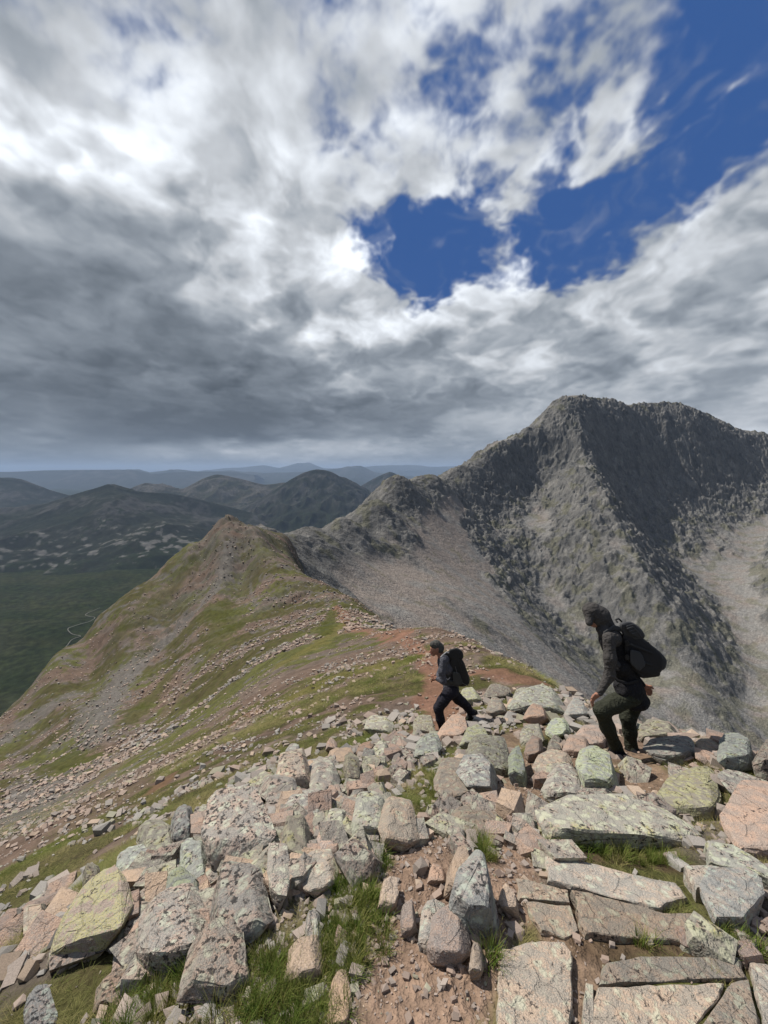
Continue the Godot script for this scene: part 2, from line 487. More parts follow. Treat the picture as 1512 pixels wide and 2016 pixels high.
func lay_strokes() -> void:
	for s in [
		[EARTH, 0.20, 1.0, 800,2016, 810,1900, 800,1800, 830,1720, 815,1650, 800,1600],
		[EARTH, 0.16, 1.0, 900,1960, 920,1860, 1000,1760, 990,1690],
		[EARTH, 0.14, .9, 1150,1980, 1140,1880, 1120,1860],
		[SOIL, 0.10, .9, 1140,1862, 1250,1866, 1400,1868, 1480,1872],
		[SOIL, 0.09, .85, 1080,1674, 1200,1686, 1320,1702],
		[SOIL, 0.05, .9, 1130,1750, 1140,1800, 1130,1840],
		[EARTH, 0.40, .9, 1010,1560, 1080,1520, 1130,1480, 1180,1470, 1250,1500, 1290,1540],
		[EARTH, 0.30, .8, 960,1500, 1000,1470, 1050,1440],
		[REDWAY, 0.50, .9, 860,1440, 880,1400, 860,1360, 850,1320, 845,1290, 800,1262, 790,1248],
		[REDWAY, 0.6, .8, 920,1330, 960,1322, 1000,1330, 1050,1340],
		[REDWAY, 1.5, .9, 790,1248, 760,1244],
		[REDWAY, 1.4, .9, 740,1246, 700,1238, 682,1222, 672,1206, 664,1196],
		[REDWAY, 0.5, .6, 440,1440, 480,1410, 530,1395],
		[REDWAY, 0.3, .6, 330,1530, 300,1560],
		[STRAW, 0.9, .95, 810,1296, 740,1312, 660,1335, 600,1362, 560,1378],
		[STRAW, 1.7, .9, 668,1232, 630,1268, 590,1290, 560,1306],
		[GREENTURF, 1.5, .8, 655,1205, 645,1225, 640,1250],
		[GREENTURF, 0.5, .8, 820,1292, 790,1310, 750,1330, 720,1350],
		[GREENTURF, 0.35, .9, 740,1445, 700,1470, 690,1500, 720,1520],
		[GREENTURF, 0.28, .9, 640,1620, 600,1640, 540,1680, 510,1700],
		[GREENTURF, 0.16, .8, 480,1960, 560,1930, 640,1850, 690,1800],
		[GREENTURF, 0.25, .8, 860,1500, 850,1560, 840,1590],
		[GREYSCREE, 4.5, .9, 450,1070, 440,1140, 400,1190, 360,1230, 300,1290, 250,1340, 200,1420, 170,1470],
		[GREYSCREE, 8.0, .9, 60,1560, 40,1600, 0,1640],
		[GREYSCREE, 9.0, .85, 250,1310, 210,1370, 170,1430],
		[GREENTURF, 1.0, .9, 230,1560, 190,1600, 130,1640, 60,1690, 10,1720],
		[GREENTURF, 3.5, .85, 140,1480, 110,1500, 170,1500],
		[GREENTURF, 7.0, .7, 430,1190, 450,1240, 430,1260],
		[GREENTURF, 9.0, .5, 370,1120, 310,1180, 240,1240],
		[GREENTURF, 4.0, .7, 330,1330, 290,1380, 260,1420],
		[PINKSCREE, 3.0, .6, 420,1300, 350,1370, 280,1440, 200,1530],
		[PINKSCREE, 2.5, .8, 300,1500, 220,1560, 140,1620, 60,1670],
		[GREYSCREE, 9.0, .8, 100,1390, 40,1430, 0,1460],
		[GREYSCREE, 0.8, .7, 492,1150, 500,1180, 505,1195],
	]:
		var pts := []
		for k in range(3, s.size(), 2):
			var g := ground_at(s[k], s[k + 1])
			pts.append(Vector2(g.x, g.z))
		var box := Rect2(pts[0], Vector2.ZERO)
		for p in pts:
			box = box.expand(p)
		strokes.append({"c": s[0], "w": s[1], "k": s[2], "p": pts, "box": box.grow(s[1] * 2.2)})

func stroke_distance(p: Vector2, pts: Array) -> float:
	var best := 1e9
	for k in pts.size() - 1:
		var a: Vector2 = pts[k]
		var b: Vector2 = pts[k + 1]
		var t := clampf((p - a).dot(b - a) / (b - a).length_squared(), 0.0, 1.0)
		best = minf(best, p.distance_squared_to(a + (b - a) * t))
	return sqrt(best)

func ridge_color(x: float, z: float) -> Color:
	var r := sqrt(x * x + z * z)
	# streaks that follow the fall line (down to the left and away)
	var u := x * 0.92 + z * 0.38
	var v := z * 0.92 - x * 0.38
	var streak := nz(31, 0.16, 4).get_noise_2d(u * 0.22, v)
	var wide := nz(32, 0.035, 4).get_noise_2d(u * 0.4, v * 1.2)
	var patch := nz(33, 0.55, 4).get_noise_2d(x, z)
	var tuft := nz(34, 3.2, 3).get_noise_2d(x, z)
	var near := 1.0 - smooth(10.0, 40.0, r)
	var green := lerpf(patch * 0.7 + streak * 0.5 + 0.10, streak * 1.0 + wide * 1.2 + 0.02, 1.0 - near)
	var c := HEATH.lerp(GRASS, clampf(0.5 + patch + tuft * 0.5, 0.0, 1.0)).lerp(Color(0.165, 0.172, 0.060), clampf(0.25 + nz(37, 0.02, 3).get_noise_2d(x, z) * 2.2 + patch * 0.6, 0.0, 1.0))
	var stony := PINKSCREE.lerp(GREYSCREE, clampf(0.58 + wide * 1.8, 0.0, 1.0))
	var fleck := nz(36, 0.42, 4).get_noise_2d(u * 0.6, v)
	green += fleck * lerpf(0.15, 0.75, 1.0 - near)
	c = stony.lerp(c, smooth(-0.12, 0.12, green))
	var pale := 1.0 + fleck * 0.35
	c = Color(c.r * pale, c.g * pale, c.b * pale)
	if r > 15.0:
		var crag := crag_mask(x, z)
		c = c.lerp(Color(0.20, 0.19, 0.175), clampf(crag * (0.5 + streak + patch * 0.6), 0.0, 0.9))
	var p := Vector2(x, z)
	for s in strokes:
		if s.box.has_point(p):
			var d: float = stroke_distance(p, s.p) / s.w + patch * 0.55 + tuft * 0.3 + streak * 0.5 + fleck * (1.0 - near) * 0.9
			var k: float = s.k * (1.0 - smooth(0.65, 1.25, d))
			if k > 0.0:
				c = c.lerp(s.c, k)
	var grain := 1.0 + tuft * 0.25 + nz(35, 0.9, 4).get_noise_2d(x, z) * 0.3
	return Color(c.r * grain, c.g * grain, c.b * grain)

func build_ridge() -> Node3D:
	var d_az := 0.0056
	var az0 := -1.36
	var az1 := 1.36
	var na := int((az1 - az0) / d_az) + 1
	var d_r := 0.0085
	var r0 := log(1.0 + 0.15 / NEAR)
	var nr := int((log(1.0 + 480.0 / NEAR) - r0) / d_r) + 1
	var v := PackedVector3Array()
	var col := PackedColorArray()
	v.resize(na * nr)
	col.resize(na * nr)
	for j in nr:
		var r := NEAR * (exp(r0 + j * d_r) - 1.0)
		for i in na:
			var a := az0 + i * d_az
			var x := r * sin(a)
			var z := -r * cos(a)
			v[j * na + i] = Vector3(x, ridge_y(x, z), z)
			col[j * na + i] = ridge_color(x, z)
	var idx := PackedInt32Array()
	for j in nr - 1:
		for i in na - 1:
			var k := j * na + i
			if (v[k].x > 30.0 and v[k].y < -90.0) or (v[k].z < -300.0 and v[k].x > -115.0):
				continue
			idx.append_array([k, k + na, k + 1, k + 1, k + na, k + na + 1])
	var o := put("ridge", mesh_of(v, idx, col), ground_material())
	structure(o, "stony pink granite ridge with grass and a worn path falling away to the left", "ridge")
	return o

func ground_material() -> StandardMaterial3D:
	var m := StandardMaterial3D.new()
	m.resource_name = "stony_turf"
	m.vertex_color_use_as_albedo = true
	m.albedo_texture = grain_texture(41, 512, 0.62, 1.0)
	m.uv1_triplanar = true
	m.uv1_world_triplanar = true
	m.uv1_scale = Vector3.ONE * 0.9
	m.detail_enabled = true
	m.detail_blend_mode = BaseMaterial3D.BLEND_MODE_MUL
	m.detail_albedo = grain_texture(42, 512, 0.72, 1.0)
	m.detail_uv_layer = BaseMaterial3D.DETAIL_UV_2
	m.uv2_triplanar = true
	m.uv2_world_triplanar = true
	m.uv2_scale = Vector3.ONE * 0.045
	m.roughness = 0.95
	m.metallic_specular = 0.25
	m.heightmap_enabled = true
	m.heightmap_texture = grain_texture(41, 512, 0.0, 1.0)
	m.heightmap_scale = 4.0
	return m

var grains := {}
func grain_texture(sd: int, size: int, lo: float, hi: float) -> Texture2D:    # seamless grey grain between lo and hi
	var key := "%d_%d_%f_%f" % [sd, size, lo, hi]
	if grains.has(key):
		return grains[key]
	var n := FastNoiseLite.new()
	n.seed = sd
	n.noise_type = FastNoiseLite.TYPE_SIMPLEX_SMOOTH
	n.frequency = 12.0 / size
	n.fractal_octaves = 6
	n.fractal_gain = 0.65
	var im := n.get_seamless_image(size, size)
	im.convert(Image.FORMAT_L8)
	var b := im.get_data()
	for k in b.size():
		b[k] = int(255.0 * lerpf(lo, hi, b[k] / 255.0))
	var t := ImageTexture.create_from_image(Image.create_from_data(size, size, false, Image.FORMAT_L8, b))
	grains[key] = t
	return t

# ---------------------------------------------------------------- the big mountain, its scree corrie and the rocky arete that joins it
const MOUNT_POINTS := [
	# crest of the arete and the skyline of the mountain
	[480,1044,300],[520,1052,345],[560,1056,400],[600,1055,455],[640,1045,530],[690,1020,640],[740,985,770],[790,945,920],[850,938,1060],[905,925,1200],
	[960,896,1280],[1000,878,1330],[1050,848,1390],[1092,812,1440],[1112,794,1460],[1136,791,1470],[1165,800,1500],[1225,800,1560],[1240,808,1575],[1290,808,1600],[1350,803,1620],[1400,830,1620],[1440,850,1630],[1512,862,1650],[1600,870,1650],
	# wall under the arete and the bowl of scree
	[620,1100,425],[680,1085,550],[720,1050,690],[760,1010,820],[800,990,890],[850,985,980],[900,975,1100],[750,1100,610],[700,1150,430],[660,1140,390],[780,1130,560],[680,1175,330],[760,1220,330],[850,1230,375],[840,1060,800],[880,1040,900],[850,1140,600],[900,1120,740],
	[930,1000,1120],[940,1060,950],[960,1120,830],[950,1270,390],[920,1200,500],[1000,1220,570],[1000,1290,430],[1060,1300,480],[1100,1330,460],[1150,1360,460],[1180,1400,430],
	# left face of the buttress
	[1000,950,1260],[1050,930,1330],[1000,1050,1070],[1040,1050,1070],[1060,1150,920],[1100,1000,1150],[1120,1100,960],[1140,1200,840],[1180,1280,750],[1240,1340,680],[1000,1150,820],[1080,1240,710],[1110,900,1330],
	# crest of the buttress, towards us and down to the right
	[1145,860,1340],[1158,920,1200],[1172,980,1085],[1195,1050,965],[1225,1100,885],[1260,1150,815],[1300,1205,755],[1345,1260,705],[1390,1320,665],[1430,1365,645],
	# the shaded recess to the right of it
	[1200,900,1430],[1240,960,1350],[1230,1010,1240],[1270,1060,1170],[1300,900,1510],[1300,1000,1340],[1320,1100,1130],[1360,1000,1390],[1370,1150,1000],[1400,900,1530],[1420,1000,1420],[1440,1080,1210],[1460,950,1500],[1512,930,1560],[1512,1010,1400],[1600,960,1560],[1420,1220,880],[1440,1150,1010],[1470,1250,840],[1470,1170,950],[1500,1300,780],[1500,1100,1140],[1490,1180,910],[1560,1150,890],[1560,1250,780],
	# floor of the corrie
	[1300,1400,560],[1400,1440,540],[1512,1440,570],[1480,1380,650],[1350,1360,600],[1560,1380,620],[1650,1400,570],[1250,1440,480],
]
var mount_form := Lattice.new()

func mount_survey() -> void:
	var sp := Spline.new()
	sp.soft = 1e-5
	var add_world := func(p: Vector3) -> void:
		sp.add(p.x * 0.002, p.z * 0.002, p.y * 0.01)
	for p in MOUNT_POINTS:
		add_world.call(at(p[0], p[1], p[2]))
	for p in [[480,1044,300],[560,1056,400],[640,1045,520],[740,985,770],[850,938,1060],[960,896,1280],[1092,812,1440]]:   # behind the crest
		var c := at(p[0], p[1], p[2])
		add_world.call(c + Vector3(-110, -130, -90))
		add_world.call(c + Vector3(-300, -380, -260))
	for p in [[1128,792,1470],[1225,800,1560],[1350,803,1620],[1512,862,1650],[1600,870,1650]]:
		var c := at(p[0], p[1], p[2])
		add_world.call(c + Vector3(-30, 2, -140))
		add_world.call(c + Vector3(-60, -120, -420))
	for p in [[60, -330, -120], [250, -430, -200], [450, -470, -250], [120, -250, -250], [750, -480, -350], [900, -300, -500], [1200, -60, -950], [1750, 60, -1500], [-180, -150, -255], [-180, -210, -200], [-80, -170, -180], [-230, -230, -330], [-300, -350, -250], [-400, -420, -400], [-120, -250, -130]]:
		add_world.call(Vector3(p[0], p[1], p[2]))
	sp.solve()
	mount_form.build(sp, -1.1, -4.1, 4.0, -0.1, 0.06, 5)

func mount_base(x: float, z: float) -> float:
	return mount_form.value(x * 0.002, z * 0.002) * 100.0

func build_mountain() -> void:
	var step := 2.5
	var x0 := -420.0
	var x1 := 1930.0
	var z0 := -1960.0
	var z1 := -130.0
	var nx := int((x1 - x0) / step)
	var nzz := int((z1 - z0) / step)
	var base := PackedFloat32Array()
	base.resize(nx * nzz)
	for j in nzz:
		for i in nx:
			base[j * nx + i] = mount_base(x0 + i * step, z0 + j * step)
	var v := PackedVector3Array()
	var col := PackedColorArray()
	v.resize(nx * nzz)
	col.resize(nx * nzz)
	var big := nz(51, 0.0065, 4, true)
	var mid := nz(52, 0.021, 4, true)
	var small := nz(53, 0.075, 3, true)
	var rib := nz(62, 0.042, 3, true)
	var stain := nz(63, 0.03, 5)
	var blocks := FastNoiseLite.new()          # jointed rock: angular blocks with cracks between
	blocks.noise_type = FastNoiseLite.TYPE_CELLULAR
	blocks.cellular_return_type = FastNoiseLite.RETURN_DISTANCE2_SUB
	blocks.fractal_type = FastNoiseLite.FRACTAL_FBM
	blocks.fractal_octaves = 3
	blocks.frequency = 0.022
	blocks.seed = 59
	var steps := FastNoiseLite.new()
	steps.noise_type = FastNoiseLite.TYPE_CELLULAR
	steps.cellular_return_type = FastNoiseLite.RETURN_CELL_VALUE
	steps.fractal_type = FastNoiseLite.FRACTAL_NONE
	steps.frequency = 0.045
	steps.seed = 60
	var strata := nz(54, 0.03, 3)
	var patch := nz(55, 0.012, 4)
	var speck := nz(56, 0.11, 3)
	for j in nzz:
		for i in nx:
			var k := j * nx + i
			var x := x0 + i * step
			var z := z0 + j * step
			var y := base[k]
			var i0 := maxi(i - 3, 0)
			var i1 := mini(i + 3, nx - 1)
			var j0 := maxi(j - 3, 0)
			var j1 := mini(j + 3, nzz - 1)
			var gx := (base[j * nx + i1] - base[j * nx + i0]) / ((i1 - i0) * step)
			var gz := (base[j1 * nx + i] - base[j0 * nx + i]) / ((j1 - j0) * step)
			var slope := sqrt(gx * gx + gz * gz)
			var g := Vector2(gx, gz) / maxf(slope, 0.05)
			var bowl := scree_mask(x, z)
			var rock := clampf(smooth(0.30, 0.62, slope + patch.get_noise_2d(x, z) * 0.3) * (1.0 - bowl), 0.0, 1.0)
			var wall := (1.0 - smooth(25.0, 75.0, stroke_distance(Vector2(x, z), arete_line))) if z > -1300.0 and x < 420.0 else 0.0
			rock = maxf(rock, wall)
			# gullies run down the slope: noise stretched along the fall line
			var along := x * g.x + z * g.y
			var side := z * g.x - x * g.y
			var q := mid.get_noise_3d(x, y * 0.24, z)
			var s := small.get_noise_3d(x, y * 0.42, z)
			var b := big.get_noise_3d(x, y * 0.2, z)
			var lay := strata.get_noise_3d(x * 0.35, y * 1.7 + x * 0.25, z * 0.35)
			var jb := blocks.get_noise_3d(x + lay * 14.0, y * 0.45 + x * 0.2, z)
			var jc := steps.get_noise_3d(x + s * 6.0, y * 0.6 - x * 0.25, z + s * 6.0)
			var amp := rock * lerpf(0.34, 1.0, smooth(450.0, 1000.0, -z)) * (1.0 - 0.45 * wall * smooth(500.0, 800.0, -z))
			var ribs := rib.get_noise_3d(x + lay * 8.0, y * 0.07, z)
			y += amp * (b * 12.0 + q * 8.0 + s * 2.4 + lay * 4.0 + jb * 9.0 + jc * 2.6 + ribs * 5.0 + 2.0) + (1.0 - rock) * (speck.get_noise_2d(x, z) * 0.8 + patch.get_noise_2d(x * 3.0, z * 3.0) * 1.4)
			v[k] = Vector3(x, y, z)
			var t := 0.5 + 0.5 * patch.get_noise_2d(x * 2.0 + 90.0, z * 2.0)
			var c := Color(0.155, 0.158, 0.160).lerp(Color(0.235, 0.232, 0.225), t)
			c = c.lerp(Color(0.10, 0.10, 0.10), clampf(stain.get_noise_3d(x, y * 0.3, z) * 1.5 - 0.1, 0.0, 0.65)).lerp(Color(0.36, 0.35, 0.33), clampf(jc * 0.55 + stain.get_noise_3d(z, x, y) * 0.6 - 0.12, 0.0, 0.6))
			var sc := Color(0.315, 0.31, 0.30).lerp(Color(0.335, 0.295, 0.268), clampf(0.2 + strata.get_noise_2d(x * 0.5, z * 0.5) * 1.4 + pink_mask(x, z), 0.0, 1.0))
			c = sc.lerp(c, rock)
			# ledges and fans of grass
			var ledge := patch.get_noise_2d(x * 1.6 - 300.0, z * 1.6 + 120.0) + lay * 0.45 - maxf(0.0, slope - 0.75) * 0.7 - bowl * 0.25
			var low := smooth(-200.0, -420.0, y)
			var green := smooth(0.12, 0.34, ledge + low * 0.30)
			c = c.lerp(Color(0.165, 0.165, 0.085), green * 0.42)
			var m := 1.0 + speck.get_noise_2d(x, z) * 0.35
			col[k] = Color(c.r * m, c.g * m, c.b * m)
	var idx := PackedInt32Array()
	for j in nzz - 1:
		for i in nx - 1:
			var k := j * nx + i
			idx.append_array([k, k + 1, k + nx, k + 1, k + nx + 1, k + nx])
	var m := StandardMaterial3D.new()
	m.resource_name = "grey_crag"
	m.vertex_color_use_as_albedo = true
	m.albedo_texture = grain_texture(43, 512, 0.62, 1.0)
	m.uv1_triplanar = true
	m.uv1_world_triplanar = true
	m.uv1_scale = Vector3.ONE * 0.02
	m.roughness = 0.95
	m.metallic_specular = 0.2
	m.heightmap_enabled = true
	m.heightmap_texture = grain_texture(43, 512, 0.0, 1.0)
	m.heightmap_scale = 190.0
	var o := put("craggy_mountain", mesh_of(v, idx, col), m)
	structure(o, "big grey craggy mountain with a buttress above a bowl of scree", "mountain")

func scree_mask(x: float, z: float) -> float:      # the fan of loose stone under the arete and the chute on the right
	var p := Vector2(x, z) + Vector2(nz(57, 0.01, 3).get_noise_2d(x, z), nz(58, 0.01, 3).get_noise_2d(x, z)) * 35.0
	var k := 0.0
	for s in scree_fans:
		k = maxf(k, 1.0 - smooth(0.75, 1.1, stroke_distance(p, s.p) / s.w))
	return k

func pink_mask(x: float, z: float) -> float:
	return 0.75 * (1.0 - smooth(30.0, 150.0, stroke_distance(Vector2(x, z), pink_line)))

var scree_fans := []
var pink_line := []
var arete_line := []

func lay_scree() -> void:
	for s in [
		[34.0, 897,1005,1040, 888,1040,900],
		[80.0, 890,1060,850, 890,1110,740, 960,1200,560, 1040,1260,520],
		[70.0, 780,1120,570, 760,1180,420, 850,1220,390, 950,1260,400],
		[60.0, 1040,1260,520, 1090,1320,470, 1150,1360,450, 1200,1410,430],
		[30.0, 1440,1090,1170, 1450,1150,1000, 1475,1210,890, 1500,1290,780],
		[55.0, 1350,1400,530, 1420,1440,510],
	]:
		var pts := []
		for k in range(1, s.size(), 3):
			var p := at(s[k], s[k + 1], s[k + 2])
			pts.append(Vector2(p.x, p.z))
		scree_fans.append({"w": s[0], "p": pts})
	for s in [[480,1044,300],[520,1052,345],[560,1056,400],[600,1055,455],[640,1045,530],[690,1020,640],[740,985,770],[790,945,920],[850,938,1060],[905,925,1200],[960,896,1280]]:
		var p := at(s[0], s[1], s[2])
		arete_line.append(Vector2(p.x, p.z))
	for s in [[905,970,1110], [895,1010,1030], [880,1060,830], [790,1140,550], [700,1190,330]]:
		var p := at(s[0], s[1], s[2])
		pink_line.append(Vector2(p.x, p.z))

# ---------------------------------------------------------------- hills across the glen, the glen floor and the far blue ranges
func hill(called: String, label: String, crest: Array, foot: Array, back: Vector3, rough: float, tones: Array, sd: int, nu := 220, nv := 90) -> void:
	# crest and foot are survey points [px, py, depth] from left to right; the face runs from one to the other, with a back slope behind
	var top := sampled(crest, nu)
	var bottom := sampled(foot, nu)
	if foot[0][2] < 6000:
		for k in nu:
			bottom[k].y = minf(bottom[k].y, -800.0)
	var nb := nv / 3
	var rows := nb + nv
	var v := PackedVector3Array()
	var col := PackedColorArray()
	v.resize(rows * nu)
	col.resize(rows * nu)
	var span: float = (top[nu - 1] - top[0]).length()
	var f := 9.0 / maxf(span, 1.0)
	var ridges := nz(sd, f * 0.42, 3, true)
	var lumps := nz(sd + 1, f * 1.3, 4)
	var fine := nz(sd + 2, f * 9.0, 4)
	for j in rows:
		for i in nu:
			var p: Vector3
			var t: float
			if j < nb:
				t = 1.0 - float(j) / nb
				p = top[i] + back * t
			else:
				t = float(j - nb) / (nv - 1)
				p = top[i].lerp(bottom[i], t)
				p.y = lerpf(top[i].y, bottom[i].y, pow(t, 0.72))
			var body := smooth(0.0, 0.12, t) * (1.0 - 0.75 * smooth(0.7, 1.0, t))
			var n := ridges.get_noise_2d(p.x, p.z)
			var l := lumps.get_noise_2d(p.x, p.z)
			var s := fine.get_noise_2d(p.x, p.z)
			p.y += rough * (body * (n * 0.6 + l * 0.16) + l * 0.03 + s * 0.012)
			v[j * nu + i] = p
			var rocky := smooth(0.05, 0.5, l * 1.2 + s * 0.8 - t * 0.35 + 0.1)
			var c: Color = tones[0].lerp(tones[1], clampf(0.5 + l * 1.3, 0.0, 1.0)).lerp(tones[2], rocky * 0.8)
			c = c.lerp(Color(0.030, 0.040, 0.024), smooth(0.66, 0.76, t + l * 0.55 + s * 0.45))
			if called == "near_moor_hill":      # bands of bare slab low on the slope
				c = c.lerp(Color(0.19, 0.185, 0.18), smooth(0.10, 0.32, s + l * 0.5 - absf(t - 0.66) * 2.2 + 0.05) * 0.8)
			var m := 1.0 + s * 0.4
			col[j * nu + i] = Color(c.r * m, c.g * m, c.b * m)
	var idx := PackedInt32Array()
	for j in rows - 1:
		for i in nu - 1:
			var k := j * nu + i
			idx.append_array([k, k + 1, k + nu, k + 1, k + nu + 1, k + nu])
	var o := put(called, mesh_of(v, idx, col), hill_material())
	structure(o, label, "hill")

func sampled(pts: Array, n: int) -> Array:
	var curve := []
	for p in pts:
		curve.append(at(p[0], p[1], p[2]))
	var out := []
	for i in n:
		var t := float(i) / (n - 1) * (curve.size() - 1)
		var k := mini(int(t), curve.size() - 2)
		var f := t - k
		var a: Vector3 = curve[maxi(k - 1, 0)]
		var b: Vector3 = curve[k]
		var c: Vector3 = curve[k + 1]
		var d: Vector3 = curve[mini(k + 2, curve.size() - 1)]
		out.append(b.cubic_interpolate(c, a, d, f).lerp(b.lerp(c, f), 0.4))
	return out

var hill_mat: StandardMaterial3D
func hill_material() -> StandardMaterial3D:
	if hill_mat == null:
		hill_mat = StandardMaterial3D.new()
		hill_mat.resource_name = "moor"
		hill_mat.vertex_color_use_as_albedo = true
		hill_mat.albedo_texture = grain_texture(44, 512, 0.5, 1.0)
		hill_mat.uv1_triplanar = true
		hill_mat.uv1_world_triplanar = true
		hill_mat.uv1_scale = Vector3.ONE * 0.0016
		hill_mat.roughness = 1.0
		hill_mat.metallic_specular = 0.1
	return hill_mat

const SHADED_MOOR := [Color(0.032, 0.040, 0.030), Color(0.046, 0.050, 0.040), Color(0.088, 0.088, 0.088)]  # cloud shadow over these hills is put into the dark ground colours
const FAR := [Color(0.05, 0.058, 0.05), Color(0.06, 0.064, 0.055), Color(0.09, 0.09, 0.085)]

func build_hills() -> void:
	hill("near_moor_hill", "dark green moor hill with pale slabs across the glen", [[-1300,960,4200],[-900,975,4000],[-420,990,3900],[-200,1010,3900],[-60,1020,4000],[60,1000,4200],[140,975,4300],[190,960,4350],[214,953,4400],[240,962,4400],[280,968,4500],[340,972,4600],[400,985,4700],[460,1000,4800],[540,1020,4900]],
		[[-1300,1185,2250],[-900,1182,2250],[-420,1180,2250],[-200,1175,2280],[-60,1170,2300],[40,1165,2320],[120,1160,2350],[180,1150,2400],[230,1140,2450],[280,1128,2520],[320,1115,2620],[360,1100,2750],[420,1090,2850],[500,1085,3000],[600,1080,3100]], Vector3(-500, -520, -1500), 210.0, SHADED_MOOR, 61, 300, 150)
	hill("scarred_hill", "dark hill with a pale scar at the left edge of the view", [[-1300,950,6600],[-500,960,6600],[-300,930,6500],[-120,938,6400],[0,941,6400],[40,946,6400],[90,962,6400],[140,976,6300],[190,985,6300],[260,995,6300]],
		[[-1300,1060,4800],[-500,1060,4800],[-300,1060,4800],[-120,1060,4800],[0,1060,4800],[60,1060,4800],[120,1060,4800],[180,1060,4900],[240,1060,5000],[320,1060,5000]], Vector3(-400, -600, -1800), 190.0, SHADED_MOOR, 64, 200, 80)
	hill("long_brown_hill", "long brown hill with a rounded summit in the middle distance", [[150,990,7000],[230,972,7000],[285,951,7000],[325,958,7000],[360,962,7100],[400,942,7200],[428,934,7300],[470,942,7300],[520,954,7300],[560,950,7300],[600,952,7300],[680,975,7200]],
		[[150,1060,5200],[230,1060,5200],[290,1060,5200],[350,1060,5200],[400,1060,5200],[450,1060,5200],[500,1060,5200],[550,1060,5200],[580,1060,5200],[620,1060,5300],[660,1060,5300],[700,1060,5300]], Vector3(-200, -600, -1800), 170.0, [Color(0.05, 0.055, 0.035), Color(0.095, 0.085, 0.06), Color(0.13, 0.125, 0.115)], 67, 240, 90)
	hill("pale_topped_hill", "dark pointed hill with pale scree below its summit", [[400,1050,5200],[460,1010,5300],[520,978,5500],[570,945,5700],[600,930,5850],[622,924,5900],[650,928,5900],[690,950,5900],[720,965,6000],[760,985,6000],[820,1010,6000]],
		[[400,1110,3600],[450,1100,3700],[500,1092,3800],[550,1090,3900],[600,1090,3900],[640,1090,3900],[680,1090,3900],[720,1090,3900],[760,1090,4000],[800,1090,4000],[860,1090,4000]], Vector3(100, -600, -1700), 170.0, SHADED_MOOR, 70, 220, 90)
	hill("small_pointed_hill", "small dark pointed hill behind the arete", [[640,985,8800],[700,962,8800],[740,940,8800],[768,929,8800],[790,938,8800],[830,955,8800],[900,975,8800]],
		[[640,1040,7000],[700,1040,7000],[740,1040,7000],[770,1040,7000],[800,1040,7000],[850,1040,7000],[900,1040,7000]], Vector3(100, -500, -1500), 130.0, SHADED_MOOR, 73, 120, 50)
	hill("blue_range", "long blue range on the horizon at the left", [[-1500,925,16000],[-700,930,16000],[-400,925,16000],[-100,928,16000],[20,929,16500],[90,926,17000],[180,925,17000],[260,926,17000],[300,933,17000],[340,930,17500],[420,928,18000],[500,935,18000]],
		[[-1500,985,12500],[-700,985,12500],[-400,985,12500],[-100,985,12500],[20,985,13000],[100,985,13000],[180,985,13000],[260,985,13000],[300,985,13000],[350,985,13500],[430,985,13500],[520,985,13500]], Vector3(0, -700, -3500), 240.0, FAR, 76, 200, 40)
	hill("middle_range", "hazy blue range behind the brown hill", [[200,940,20000],[250,924,21000],[290,930,21000],[350,924,22000],[400,930,22000],[450,926,22000],[500,931,22000],[560,930,22000],[620,928,22000],[680,920,23000],[710,917,23000],[740,930,23000],[790,936,23000],[860,942,23000]],
		[[200,960,17000],[250,960,17000],[290,960,17000],[350,960,17500],[400,960,17500],[450,960,17500],[500,960,17500],[560,960,17500],[620,960,17500],[680,960,18000],[710,960,18000],[740,960,18000],[800,960,18000],[880,960,18000]], Vector3(0, -900, -4500), 300.0, FAR, 79, 240, 36)
	hill("far_range", "pale blue jagged mountains far away under the bright strip of sky", [[380,930,33000],[440,922,34000],[480,920,34000],[520,916,34000],[550,921,34000],[585,912,34000],[610,913,34000],[640,922,34000],[700,921,35000],[740,917,35000],[790,916,36000],[850,919,36000],[900,918,36000],[960,922,36000],[1050,926,36000]],
		[[380,945,28000],[440,945,28000],[480,945,28000],[520,945,28000],[550,945,28000],[585,945,28000],[610,945,28000],[640,945,28000],[700,945,28500],[740,945,28500],[790,945,29000],[850,945,29000],[900,945,29000],[960,945,29000],[1050,945,29000]], Vector3(0, -1000, -6000), 420.0, FAR, 82, 260, 30)
	build_glen()

